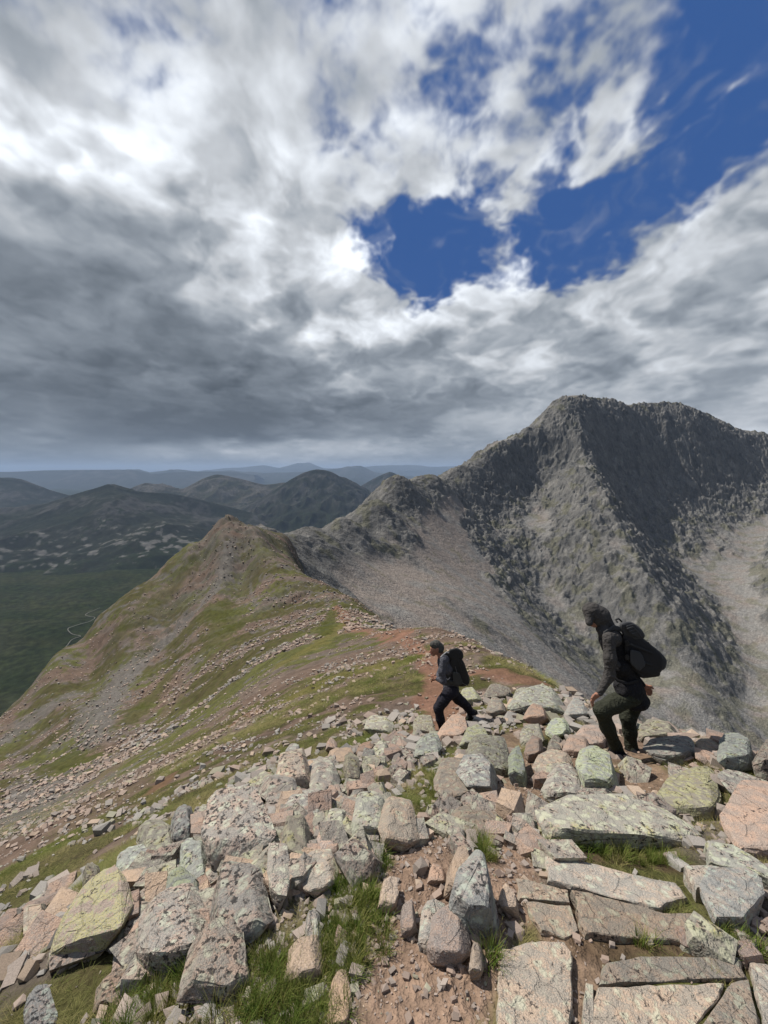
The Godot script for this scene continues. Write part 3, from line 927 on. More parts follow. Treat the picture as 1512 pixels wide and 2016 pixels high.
func build_glen() -> void:      # the floor of the glen, one broad sheet that runs under every hill
	var n := 150
	var v := PackedVector3Array()
	var col := PackedColorArray()
	for j in n:
		for i in n:
			var u := float(i) / (n - 1)
			var t := float(j) / (n - 1)
			var z := lerpf(700.0, -9000.0, t) if t < 0.8 else lerpf(-7060.0, -60000.0, (t - 0.8) / 0.2)
			var x := lerpf(-9000.0, 7000.0, u) * (1.0 if z > -9000.0 else -z / 9000.0)
			var y := glen_y(x, z)
			v.append(Vector3(x, y, z))
			var a := nz(92, 0.004, 4).get_noise_2d(x * 0.6 + z * 0.4, z)
			var c := Color(0.030, 0.042, 0.018).lerp(Color(0.050, 0.058, 0.028), clampf(0.5 + a * 1.6, 0.0, 1.0))  # shade of cloud on the glen is carried by this dark ground tone
			col.append(c)
	var idx := PackedInt32Array()
	for j in n - 1:
		for i in n - 1:
			var k := j * n + i
			idx.append_array([k, k + n, k + 1, k + 1, k + n, k + n + 1])
	var o := put("glen_floor", mesh_of(v, idx, col), hill_material())
	structure(o, "dark green floor of the glen far below on the left", "ground")
	# a pale road winds along it
	var bends := []
	for p in [[196,1186],[178,1196],[168,1204],[186,1211],[178,1218],[152,1228],[134,1236],[140,1244],[158,1247],[140,1254],[132,1262],[128,1266]]:
		var d := ray(p[0], p[1])
		bends.append(d * (-690.0 / d.y))
	var line := []
	for k in bends.size() - 1:
		for q in 8:
			var a: Vector3 = bends[maxi(k - 1, 0)]
			var e: Vector3 = bends[mini(k + 2, bends.size() - 1)]
			line.append(bends[k].cubic_interpolate(bends[k + 1], a, e, q / 8.0))
	var rv := PackedVector3Array()
	var ri := PackedInt32Array()
	for k in line.size():
		var along: Vector3 = (line[mini(k + 1, line.size() - 1)] - line[maxi(k - 1, 0)]).normalized()
		var side := along.cross(Vector3.UP).normalized() * 1.4
		for s in [-1.0, 1.0]:
			var q: Vector3 = line[k] + side * s
			q.y = glen_y(q.x, q.z) + 3.0
			rv.append(q)
		if k > 0:
			var b := k * 2 - 2
			ri.append_array([b, b + 1, b + 2, b + 1, b + 3, b + 2])
	var road := put("glen_road", mesh_of(rv, ri), plain("gravel_road", Color(0.12, 0.12, 0.11), 0.9))
	structure(road, "pale winding track on the dark floor of the glen", "road")

func glen_y(x: float, z: float) -> float:
	return -705.0 + nz(91, 0.0016, 4).get_noise_2d(x, z) * 34.0 - 60.0 * smooth(-7000.0, -40000.0, z)

# ---------------------------------------------------------------- granite: textures and materials
var rock_mats := {}
var stone_mats := []

func noise_bytes(sd: int, size: int, freq: float, octaves: int, cellular := false) -> PackedByteArray:
	var n := FastNoiseLite.new()
	n.seed = sd
	n.frequency = freq / size
	n.fractal_octaves = octaves
	if cellular:
		n.noise_type = FastNoiseLite.TYPE_CELLULAR
		n.cellular_return_type = FastNoiseLite.RETURN_DISTANCE
		n.fractal_type = FastNoiseLite.FRACTAL_NONE
		n.domain_warp_enabled = true
		n.domain_warp_amplitude = size * 0.035
		n.domain_warp_frequency = 18.0 / size
		n.domain_warp_fractal_octaves = 3
	else:
		n.noise_type = FastNoiseLite.TYPE_SIMPLEX_SMOOTH
	var im := n.get_seamless_image(size, size)
	im.convert(Image.FORMAT_L8)
	return im.get_data()

func make_rock_materials() -> void:
	var size := 720
	var patch := noise_bytes(101, size, 5.0, 5)
	var blotch := noise_bytes(102, size, 8.0, 5)
	var grain := noise_bytes(103, size, 95.0, 2)
	var grain2 := noise_bytes(104, size, 60.0, 3)
	var spots := noise_bytes(105, size, 26.0, 1, true)
	var spots2 := noise_bytes(106, size, 20.0, 4)
	var rosette := noise_bytes(108, size, 15.0, 1, true)
	var cracks := FastNoiseLite.new()
	cracks.seed = 109
	cracks.noise_type = FastNoiseLite.TYPE_CELLULAR
	cracks.cellular_return_type = FastNoiseLite.RETURN_DISTANCE2_SUB
	cracks.fractal_type = FastNoiseLite.FRACTAL_NONE
	cracks.frequency = 4.5 / size
	cracks.domain_warp_enabled = true
	cracks.domain_warp_amplitude = size * 0.07
	cracks.domain_warp_frequency = 9.0 / size
	var crack_im := cracks.get_seamless_image(size, size)
	crack_im.convert(Image.FORMAT_L8)
	var crack := crack_im.get_data()
	var relief := noise_bytes(107, size, 14.0, 6)
	var bump := PackedByteArray()
	bump.resize(size * size)
	for k in size * size:
		bump[k] = clampi(int((relief[k] * 0.62 + grain2[k] * 0.26 + grain[k] * 0.12) * (0.25 + 0.75 * smoothstep(3.0, 16.0, crack[k]))), 0, 255)
	var bump_tex := ImageTexture.create_from_image(Image.create_from_data(size, size, false, Image.FORMAT_L8, bump))
	# name: [base colour, second colour, lime lichen, grey-green crust, black crust]  (how much of each)
	var kinds := {
		"pink": [Color(0.39, 0.275, 0.215), Color(0.29, 0.235, 0.205), 0.0, 0.06, 0.05],
		"tan": [Color(0.43, 0.33, 0.25), Color(0.35, 0.28, 0.228), 0.0, 0.02, 0.0],
		"grey": [Color(0.33, 0.275, 0.24), Color(0.21, 0.207, 0.198), 0.05, 0.32, 0.26],
		"spotted": [Color(0.345, 0.268, 0.225), Color(0.25, 0.237, 0.22), 0.09, 0.26, 0.52],
		"lichen": [Color(0.33, 0.265, 0.225), Color(0.22, 0.222, 0.205), 0.36, 0.52, 0.26],
		"lime": [Color(0.33, 0.27, 0.22), Color(0.29, 0.285, 0.235), 0.50, 0.55, 0.16],
		"rimmed": [Color(0.40, 0.275, 0.215), Color(0.32, 0.255, 0.215), 0.55, 0.14, 0.14],
		"slab": [Color(0.375, 0.305, 0.25), Color(0.265, 0.252, 0.230), 0.01, 0.20, 0.08],
	}
	for name_ in kinds:
		var kind: Array = kinds[name_]
		var px := PackedByteArray()
		px.resize(size * size * 3)
		for k in size * size:
			var p := patch[k] / 255.0
			var b := blotch[k] / 255.0
			var g := grain[k] / 255.0
			var g2 := grain2[k] / 255.0
			var c: Color = kind[0].lerp(kind[1], smoothstep(0.38, 0.62, p * 0.6 + g2 * 0.4))
			# crystals: dark mica, pale feldspar
			c = c.lerp(Color(0.13, 0.125, 0.12), smoothstep(0.60, 0.76, g) * 0.42)
			c = c.lerp(Color(0.60, 0.51, 0.44), smoothstep(0.42, 0.26, g) * 0.30)
			var crust := smoothstep(1.0 - kind[3], 1.08 - kind[3], b * 0.75 + g2 * 0.25 + 0.14)
			c = c.lerp(Color(0.335, 0.328, 0.288).lerp(Color(0.235, 0.236, 0.212), g), crust * 0.8)
			var lime := smoothstep(1.0 - kind[2], 1.06 - kind[2], (1.0 - p) * 0.6 + (1.0 - b) * 0.25 + g2 * 0.22)
			c = c.lerp(Color(0.42, 0.44, 0.155).lerp(Color(0.335, 0.355, 0.225), smoothstep(0.35, 0.6, g2)), lime * 0.6 * smoothstep(0.25, 0.5, g + 0.12))
			if kind[3] > 0.15:       # round crusts with a darker rim
				var ro := rosette[k] / 255.0 + (g2 - 0.5) * 0.16
				var place := smoothstep(0.66 - kind[3] * 0.35, 0.76 - kind[3] * 0.35, b * 0.5 + (1.0 - p) * 0.5 + 0.08)
				var body := smoothstep(0.34, 0.29, ro) * place
				c = c.lerp(Color(0.30, 0.31, 0.25), smoothstep(0.42, 0.37, ro) * place * 0.5)
				c = c.lerp(Color(0.43, 0.445, 0.37).lerp(Color(0.44, 0.46, 0.22), smoothstep(0.25, 0.7, kind[2])), body * 0.7)
			if kind[4] > 0.0:
				var s := spots[k] / 255.0
				var s2 := spots2[k] / 255.0
				var where := smoothstep(0.66 - kind[4] * 0.45, 0.80 - kind[4] * 0.45, 1.0 - b * 0.55 - p * 0.45 + 0.04)
				var black := maxf(smoothstep(0.20, 0.14, s + g2 * 0.05) * where * 0.9, smoothstep(0.70 - kind[4] * 0.12, 0.76 - kind[4] * 0.12, s2 + g * 0.06) * where)
				c = c.lerp(Color(0.035, 0.034, 0.034), black * 0.92)
			c = c.linear_to_srgb()
			px[k * 3] = int(clampf(c.r, 0, 1) * 255)
			px[k * 3 + 1] = int(clampf(c.g, 0, 1) * 255)
			px[k * 3 + 2] = int(clampf(c.b, 0, 1) * 255)
		var m := StandardMaterial3D.new()
		m.resource_name = "granite_" + name_
		m.albedo_texture = ImageTexture.create_from_image(Image.create_from_data(size, size, false, Image.FORMAT_RGB8, px))
		m.uv1_triplanar = true
		m.uv1_world_triplanar = true
		m.uv1_triplanar_sharpness = 4.0
		m.uv1_scale = Vector3.ONE * (1.15 if name_ != "slab" else 1.4)
		m.roughness = 0.88
		m.metallic_specular = 0.3
		m.heightmap_enabled = true
		m.heightmap_texture = bump_tex
		m.heightmap_scale = 1.4
		rock_mats[name_] = m
	for t in [Color(0.95, 0.95, 0.95), Color(0.86, 0.86, 0.87), Color(0.96, 0.95, 0.94), Color(0.95, 0.94, 0.93), Color(0.95, 0.94, 0.92), Color(0.88, 0.87, 0.87)]:
		var m: StandardMaterial3D = rock_mats[["pink", "pink", "tan", "grey", "lichen", "spotted"][stone_mats.size()]].duplicate()
		m.resource_name = "loose_stone"
		m.albedo_color = t
		stone_mats.append(m)

# ---------------------------------------------------------------- rock shapes: the hull of a few corners, its edges worn and its faces roughened
func hull_planes(pts: Array) -> Array:       # [normal, offset] of every face of the hull
	var out := []
	var n := pts.size()
	var mid := Vector3.ZERO
	for p in pts:
		mid += p
	mid /= n
	for a in n:
		for b in range(a + 1, n):
			for c in range(b + 1, n):
				var nn: Vector3 = (pts[b] - pts[a]).cross(pts[c] - pts[a])
				if nn.length_squared() < 1e-12:
					continue
				nn = nn.normalized()
				var d: float = nn.dot(pts[a])
				if nn.dot(mid) > d:
					nn = -nn
					d = -d
				var ok := true
				for p in pts:
					if nn.dot(p) > d + 1e-4:
						ok = false
						break
				if ok:
					var known := false
					for q in out:
						if q[0].dot(nn) > 0.9995:
							known = true
							break
					if not known:
						out.append([nn, d])
	return out

func rock_mesh(pts: Array, sd: int, n: int, rough: float, sharp := 22.0, cuts := 0) -> ArrayMesh:
	var mid := Vector3.ZERO
	for p in pts:
		mid += p
	mid /= pts.size()
	var ext := Vector3.ONE * 1e-4
	var local := []
	for p in pts:
		local.append(p - mid)
		ext = ext.max((p - mid).abs())
	var planes := hull_planes(local)
	var chance := RandomNumberGenerator.new()      # broken-off corners leave flat faces
	chance.seed = sd * 31 + 7
	for c in cuts:
		var d := Vector3(chance.randfn(), absf(chance.randfn()) * 0.8, chance.randfn()).normalized()
		var far := 0.0
		for p in local:
			far = maxf(far, d.dot(p))
		planes.append([d, far * chance.randf_range(0.78, 0.96)])
	var size := maxf(ext.x, maxf(ext.y, ext.z))
	var bumps := nz(200 + sd % 7, 1.0, 4)
	var chips := nz(210 + sd % 5, 1.0, 3, true)
	var v := PackedVector3Array()
	var idx := PackedInt32Array()
	var where := {}
	var off := Vector3(sd * 3.7, sd * 1.3, -sd * 2.1)
	for face in 6:
		var grid := PackedInt32Array()
		for j in n + 1:
			for i in n + 1:
				var a := tan((float(i) / n * 2.0 - 1.0) * 0.7854)
				var b := tan((float(j) / n * 2.0 - 1.0) * 0.7854)
				var d: Vector3
				match face:
					0: d = Vector3(1, a, b)
					1: d = Vector3(-1, a, -b)
					2: d = Vector3(b, 1, a)
					3: d = Vector3(-b, -1, a)
					4: d = Vector3(a, b, 1)
					5: d = Vector3(-a, b, -1)
				d = (d.normalized() * ext).normalized()
				var s := 0.0
				for q in planes:
					var t: float = q[0].dot(d)
					if t > 0.0:
						s += pow(t / maxf(q[1], 1e-3), sharp)
				var r := pow(s, -1.0 / sharp)
				var p := d * r
				var f := p / size * 1.6 + off
				var k := 1.0 + rough * (bumps.get_noise_3dv(f) * 0.75 + bumps.get_noise_3dv(f * 4.5) * 0.22 - maxf(0.0, chips.get_noise_3dv(f * 1.3) - 0.35) * 0.6)
				p = mid + p * k
				var key := Vector3i((p * 20000.0).round())
				if not where.has(key):
					where[key] = v.size()
					v.append(p)
				grid.append(where[key])
		for j in n:
			for i in n:
				var q := j * (n + 1) + i
				idx.append_array([grid[q], grid[q + n + 1], grid[q + 1], grid[q + 1], grid[q + n + 1], grid[q + n + 2]])
	# all faces must run clockwise seen from outside
	for t in range(0, idx.size(), 3):
		var nn := (v[idx[t + 2]] - v[idx[t]]).cross(v[idx[t + 1]] - v[idx[t]])
		if nn.dot(v[idx[t]] - mid) < 0.0:
			var s := idx[t + 1]
			idx[t + 1] = idx[t + 2]
			idx[t + 2] = s
	return creased(v, idx)

func broken_rock(pts: Array, sd: int, cell: float, rough: float, cuts: int) -> ArrayMesh:
	# the hull of the corners with some corners broken off; each face is a fine uneven sheet and the edges are worn
	var mid := Vector3.ZERO
	for p in pts:
		mid += p
	mid /= pts.size()
	var local := []
	var size := 0.0
	for p in pts:
		local.append(p - mid)
		size = maxf(size, (p - mid).length())
	var planes := hull_planes(local)
	var chance := RandomNumberGenerator.new()
	chance.seed = sd * 31 + 7
	for c in cuts:
		var d := Vector3(chance.randfn(), absf(chance.randfn()) * 0.8, chance.randfn()).normalized()
		var far := 0.0
		for p in local:
			far = maxf(far, d.dot(p))
		planes.append([d, far * chance.randf_range(0.78, 0.96)])
	var v := PackedVector3Array()
	var idx := PackedInt32Array()
	var where := {}
	var bumps := nz(200 + sd % 7, 1.0, 4)
	var chips := nz(210 + sd % 5, 1.0, 3, true)
	var off := Vector3(sd * 3.7, sd * 1.3, -sd * 2.1)
	var wear := minf(cell * 0.5, size * 0.035)
	for a in planes.size():
		var n: Vector3 = planes[a][0]
		var s := n.cross(Vector3(0.31, 0.87, 0.42)).normalized()
		var t := n.cross(s)
		var o: Vector3 = n * planes[a][1]
		var poly := [o + (s + t) * size * 4, o + (s - t) * size * 4, o + (-s - t) * size * 4, o + (t - s) * size * 4]
		for b in planes.size():
			if b == a or poly.is_empty():
				continue
			var out := []
			var nb: Vector3 = planes[b][0]
			var db: float = planes[b][1]
			for k in poly.size():
				var p: Vector3 = poly[k]
				var q: Vector3 = poly[(k + 1) % poly.size()]
				var fp := nb.dot(p) - db
				var fq := nb.dot(q) - db
				if fp <= 0.0:
					out.append(p)
				if (fp < 0.0 and fq > 0.0) or (fp > 0.0 and fq < 0.0):
					out.append(p.lerp(q, fp / (fp - fq)))
			poly = out
		var clean := []
		for p in poly:
			if clean.is_empty() or (clean[-1].distance_to(p) > size * 0.004 and clean[0].distance_to(p) > size * 0.004):
				clean.append(p)
		if clean.size() < 3:
			continue
		var heart := Vector3.ZERO
		for p in clean:
			heart += p
		heart /= clean.size()
		var rim := []
		for k in clean.size():
			var p: Vector3 = clean[k]
			var q: Vector3 = clean[(k + 1) % clean.size()]
			var parts := maxi(1, int(ceil(p.distance_to(q) / cell)))
			for c in parts:
				rim.append(p.lerp(q, float(c) / parts))
		var wide := 0.0
		for p in rim:
			wide = maxf(wide, heart.distance_to(p))
		var nr := clampi(int(ceil(wide / cell)), 1, 9)
		var m := rim.size()
		var rows := []
		for j in range(0, nr + 2):
			var row := PackedInt32Array()
			for k in (1 if j == 0 else m):
				var reach: float = (rim[k] - heart).length()
				var f: float
				if j <= nr:
					f = float(j) / nr * (1.0 - clampf(wear * 1.6 / maxf(reach, 1e-4), 0.02, 0.4))
				else:
					f = 1.0
				var p: Vector3 = heart + (rim[k] - heart) * f
				if j == nr + 1:
					p -= p.normalized() * wear * 0.55
				var q := p / size * 1.5 + off
				p *= 1.0 + rough * (bumps.get_noise_3dv(q) * 0.6 + bumps.get_noise_3dv(q * 5.0) * 0.2 - maxf(0.0, chips.get_noise_3dv(q * 1.4) - 0.3) * 0.7)
				var key := Vector3i(((p + mid) * 3000.0).round())
				if not where.has(key):
					where[key] = v.size()
					v.append(p + mid)
				row.append(where[key])
			rows.append(row)
		for k in m:
			var k2 := (k + 1) % m
			idx.append_array(facing(v, rows[0][0], rows[1][k], rows[1][k2], n))
			for j in range(1, nr + 1):
				idx.append_array(facing(v, rows[j][k], rows[j + 1][k], rows[j][k2], n))
				idx.append_array(facing(v, rows[j][k2], rows[j + 1][k], rows[j + 1][k2], n))
	return creased(v, idx)

func facing(v: PackedVector3Array, a: int, b: int, c: int, n: Vector3) -> PackedInt32Array:
	if a == b or b == c or a == c:
		return PackedInt32Array()
	if (v[c] - v[a]).cross(v[b] - v[a]).dot(n) < 0.0:
		return PackedInt32Array([a, c, b])
	return PackedInt32Array([a, b, c])

func creased(v: PackedVector3Array, idx: PackedInt32Array) -> ArrayMesh:      # faces that meet at a real edge keep it
	var faces := PackedVector3Array()
	var around := []
	around.resize(v.size())
	for t in range(0, idx.size(), 3):
		var f := (v[idx[t + 2]] - v[idx[t]]).cross(v[idx[t + 1]] - v[idx[t]])
		faces.append(f)
		for k in 3:
			if around[idx[t + k]] == null:
				around[idx[t + k]] = PackedInt32Array()
			around[idx[t + k]].append(t / 3)
	var vv := PackedVector3Array()
	var nn := PackedVector3Array()
	var ii := PackedInt32Array()
	vv.resize(idx.size())
	nn.resize(idx.size())
	ii.resize(idx.size())
	for t in range(0, idx.size(), 3):
		var own := faces[t / 3].normalized()
		for k in 3:
			var s := Vector3.ZERO
			for q in around[idx[t + k]]:
				var f := faces[q]
				if f.dot(own) > 0.9 * f.length():
					s += f
			vv[t + k] = v[idx[t + k]]
			nn[t + k] = s.normalized() if s.length_squared() > 0.0 else own
			ii[t + k] = t + k
	return mesh_of(vv, ii, PackedColorArray(), nn)

func facet_mesh(pts: Array) -> ArrayMesh:      # a plain sharp-edged stone: the hull itself
	var v := PackedVector3Array()
	var n := PackedVector3Array()
	var idx := PackedInt32Array()
	var planes := hull_planes(pts)
	for a in planes.size():
		var nn: Vector3 = planes[a][0]
		var s := nn.cross(Vector3(0.31, 0.87, 0.42)).normalized()
		var t := nn.cross(s)
		var o: Vector3 = nn * planes[a][1]
		var poly := [o + (s + t) * 5.0, o + (s - t) * 5.0, o + (-s - t) * 5.0, o + (t - s) * 5.0]
		for b in planes.size():
			if b == a or poly.is_empty():
				continue
			var out := []
			for k in poly.size():
				var p: Vector3 = poly[k]
				var q: Vector3 = poly[(k + 1) % poly.size()]
				var fp: float = planes[b][0].dot(p) - planes[b][1]
				var fq: float = planes[b][0].dot(q) - planes[b][1]
				if fp <= 0.0:
					out.append(p)
				if (fp < 0.0 and fq > 0.0) or (fp > 0.0 and fq < 0.0):
					out.append(p.lerp(q, fp / (fp - fq)))
			poly = out
		if poly.size() < 3:
			continue
		var k := v.size()
		for p in poly:
			v.append(p)
			n.append(nn)
		for c in range(1, poly.size() - 1):
			idx.append_array(facing(v, k, k + c, k + c + 1, nn))
	return mesh_of(v, idx, PackedColorArray(), n)

func own_stone(kind: String, sd: int) -> StandardMaterial3D:     # every block is cut from a different piece of rock
	var m: StandardMaterial3D = rock_mats[kind].duplicate()
	var q := RandomNumberGenerator.new()
	q.seed = sd
	var v := q.randf_range(0.80, 1.02)
	var warm := q.randf_range(-0.035, 0.035)
	m.albedo_color = Color(v + warm, v, v - warm)
	m.uv1_offset = Vector3(q.randf(), q.randf(), q.randf()) * 3.0
	m.uv1_scale *= q.randf_range(0.75, 1.35)
	return m

func boulder(label: String, kind: String, foot: Array, corners: Array, thick: float, rough := 0.10, called := "boulder", lean := 0.8) -> void:
	# foot: the pixel where it meets the ground; corners: [px, py, how much further than the foot in metres]
	var g := ground_at(foot[0], foot[1])
	var depth := -(g.x * 0.0 + g.y * sin(PITCH) + g.z * cos(PITCH))
	var pts := []
	var away := Vector3(g.x, 0, g.z).normalized()
	var mid := Vector3.ZERO
	# the upper face leans back with the ground; the front face rises from the foot
	var up := ground_at(foot[0], foot[1] - 50.0)
	var rate: float = clampf((-(up.y * sin(PITCH) + up.z * cos(PITCH)) - depth) / 50.0, 0.0, 0.02) * lean
	var left := 1e9
	var right := -1e9
	var top := 1e9
	var low := -1e9
	for c in corners:
		left = minf(left, c[0])
		right = maxf(right, c[0])
		top = minf(top, c[1])
		low = maxf(low, c[1])
	var tall := low - top
	var edge := 0.42 + 0.16 * (nz(220, 0.37, 1).get_noise_1d(foot[0]))
	for c in corners:
		var rise: float = (low - c[1]) / tall
		var p := at(c[0], c[1], depth + maxf(c[2], maxf(0.0, rise - edge) * tall * rate))
		pts.append(p)
		mid += p
	mid /= pts.size()
	for s in [0.22, 0.5, 0.8]:
		pts.append(at(lerpf(left, right, s), low - tall * (edge + (s - 0.5) * 0.3 * sin(foot[0])), depth - 0.01))
	var lowest := 1e9
	for c in pts.duplicate():
		var q: Vector3 = c + away * thick
		q = q.lerp(mid + away * thick, 0.22)
		q.y = minf(q.y, c.y) - thick * 0.12
		pts.append(q)
		lowest = minf(lowest, c.y)
	var sink := mid + away * thick * 0.5
	sink.y = minf(lowest, ridge_y(sink.x, sink.z)) - 0.12
	pts.append(sink)
	var o := put(numbered(called), broken_rock(pts, int(foot[0] + foot[1]), clampf((right - left) * depth / FOCAL / 13.0, 0.012, 0.05), rough * 0.9, 7), own_stone(kind, int(foot[0] * 3 + foot[1])))
	o.set_meta("kind", "thing")
	tag(o, label, called.replace("_", " ").get_slice(" ", called.count("_")), "granite boulders on the ridge" if called == "boulder" else "flat granite slabs")
	taken.append([Vector2(mid.x + away.x * thick * 0.5, mid.z + away.z * thick * 0.5), maxf(thick, (corners_width(pts))) * 0.5])

func corners_width(pts: Array) -> float:
	var lo := 1e9
	var hi := -1e9
	for p in pts:
		lo = minf(lo, p.x)
		hi = maxf(hi, p.x)
	return hi - lo

var taken := []
var paved := []

func is_paved(p: Vector2) -> bool:
	for poly in paved:
		if Geometry2D.is_point_in_polygon(p, poly):
			return true
	return false

func slab_mesh(top: Array, depth_: float, sd: int, rough: float) -> ArrayMesh:
	# top: corners of the upper face. Edges are broken and chipped, the face is gently uneven, the sides step in and out
	var mid := Vector3.ZERO
	var round_ := 0.0
	for k in top.size():
		mid += top[k]
		round_ += top[k].distance_to(top[(k + 1) % top.size()])
	mid /= top.size()
	var n := 90
	var rim := []
	var chip := nz(230 + sd % 5, 9.0, 4)
	var crag := nz(236 + sd % 5, 3.0, 3)
	for k in top.size():
		var a: Vector3 = top[k]
		var b: Vector3 = top[(k + 1) % top.size()]
		var parts := maxi(2, int(round(n * a.distance_to(b) / round_)))
		for q in parts:
			rim.append(a.lerp(b, float(q) / parts))
	var m := rim.size()
	var v := PackedVector3Array()
	var idx := PackedInt32Array()
	var rings := [[0.25, 0.0], [0.5, 0.0], [0.72, 0.0], [0.88, 0.0], [0.955, -0.002], [0.985, -0.007], [1.0, -0.022], [1.003, -0.3], [0.995, -0.65], [0.97, -1.0]]
	v.append(mid + Vector3.UP * crag.get_noise_3dv(mid * 2.0) * rough * 0.1)
	for j in rings.size():
		for k in m:
			var p: Vector3 = rim[k]
			var e := chip.get_noise_3dv(p * 1.2) * 0.5 + crag.get_noise_3dv(p) * 0.5
			var out := (p - mid)
			var f: float = rings[j][0] * (1.0 + e * rough * 1.2 * smooth(0.6, 1.0, rings[j][0]))
			var s := mid + out * f
			if j >= 6:
				s += Vector3(out.x, 0, out.z).normalized() * crag.get_noise_3d(p.x * 2.0, p.y * 2.0 + j * 0.9, p.z * 2.0) * 0.018
			s.y += crag.get_noise_3dv(s * 1.1) * rough * 0.12 + chip.get_noise_3dv(s) * 0.004
			var d: float = rings[j][1]
			s.y += d if d > -0.03 else d * depth_
			v.append(s)
	for k in m:
		idx.append_array([0, 1 + k, 1 + (k + 1) % m])
	for j in rings.size() - 1:
		for k in m:
			var a := 1 + j * m + k
			var b := 1 + j * m + (k + 1) % m
			idx.append_array([a, a + m, b, b, a + m, b + m])
	var first := (v[idx[2]] - v[idx[0]]).cross(v[idx[1]] - v[idx[0]])
	if first.y < 0.0:
		for t in range(0, idx.size(), 3):
			var s := idx[t + 1]
			idx[t + 1] = idx[t + 2]
			idx[t + 2] = s
	return creased(v, idx)

func slab(label: String, kind: String, lift: float, outline: Array, tilt := 0.0, rough := 0.05) -> void:
	# outline: pixels round the upper face, which lies `lift` metres above the ground
	var top := []
	var mid := Vector3.ZERO
	for c in outline:
		var d := ray(c[0], c[1])
		var t := 0.4
		while t < 30.0:
			var p := d * t
			if p.y < ridge_y(p.x, p.z) + lift:
				break
			t += 0.01
		top.append(d * t)
		mid += d * t
	mid /= top.size()
	var nn := ground_normal(mid.x, mid.z, 0.4)
	var pts := []
	for p in top:
		var q: Vector3 = p
		q.y = mid.y - (nn.x * (p.x - mid.x) + nn.z * (p.z - mid.z)) / nn.y * 0.8 + tilt * (p.x - mid.x)
		# keep the corner on its line of sight
		q = p * (q.y / p.y)
		pts.append(q)
	var o := put(numbered("stone_slab"), slab_mesh(pts, lift + 0.14, int(outline[0][0]), rough + 0.05), own_stone(kind, int(outline[0][0] + outline[0][1])))
	o.set_meta("kind", "thing")
	tag(o, label, "slab", "flat granite slabs")
	taken.append([Vector2(mid.x, mid.z), corners_width(pts) * 0.5])
	var flat := PackedVector2Array()
	for p in top:
		flat.append(Vector2(p.x, p.z))
	paved.append(flat)

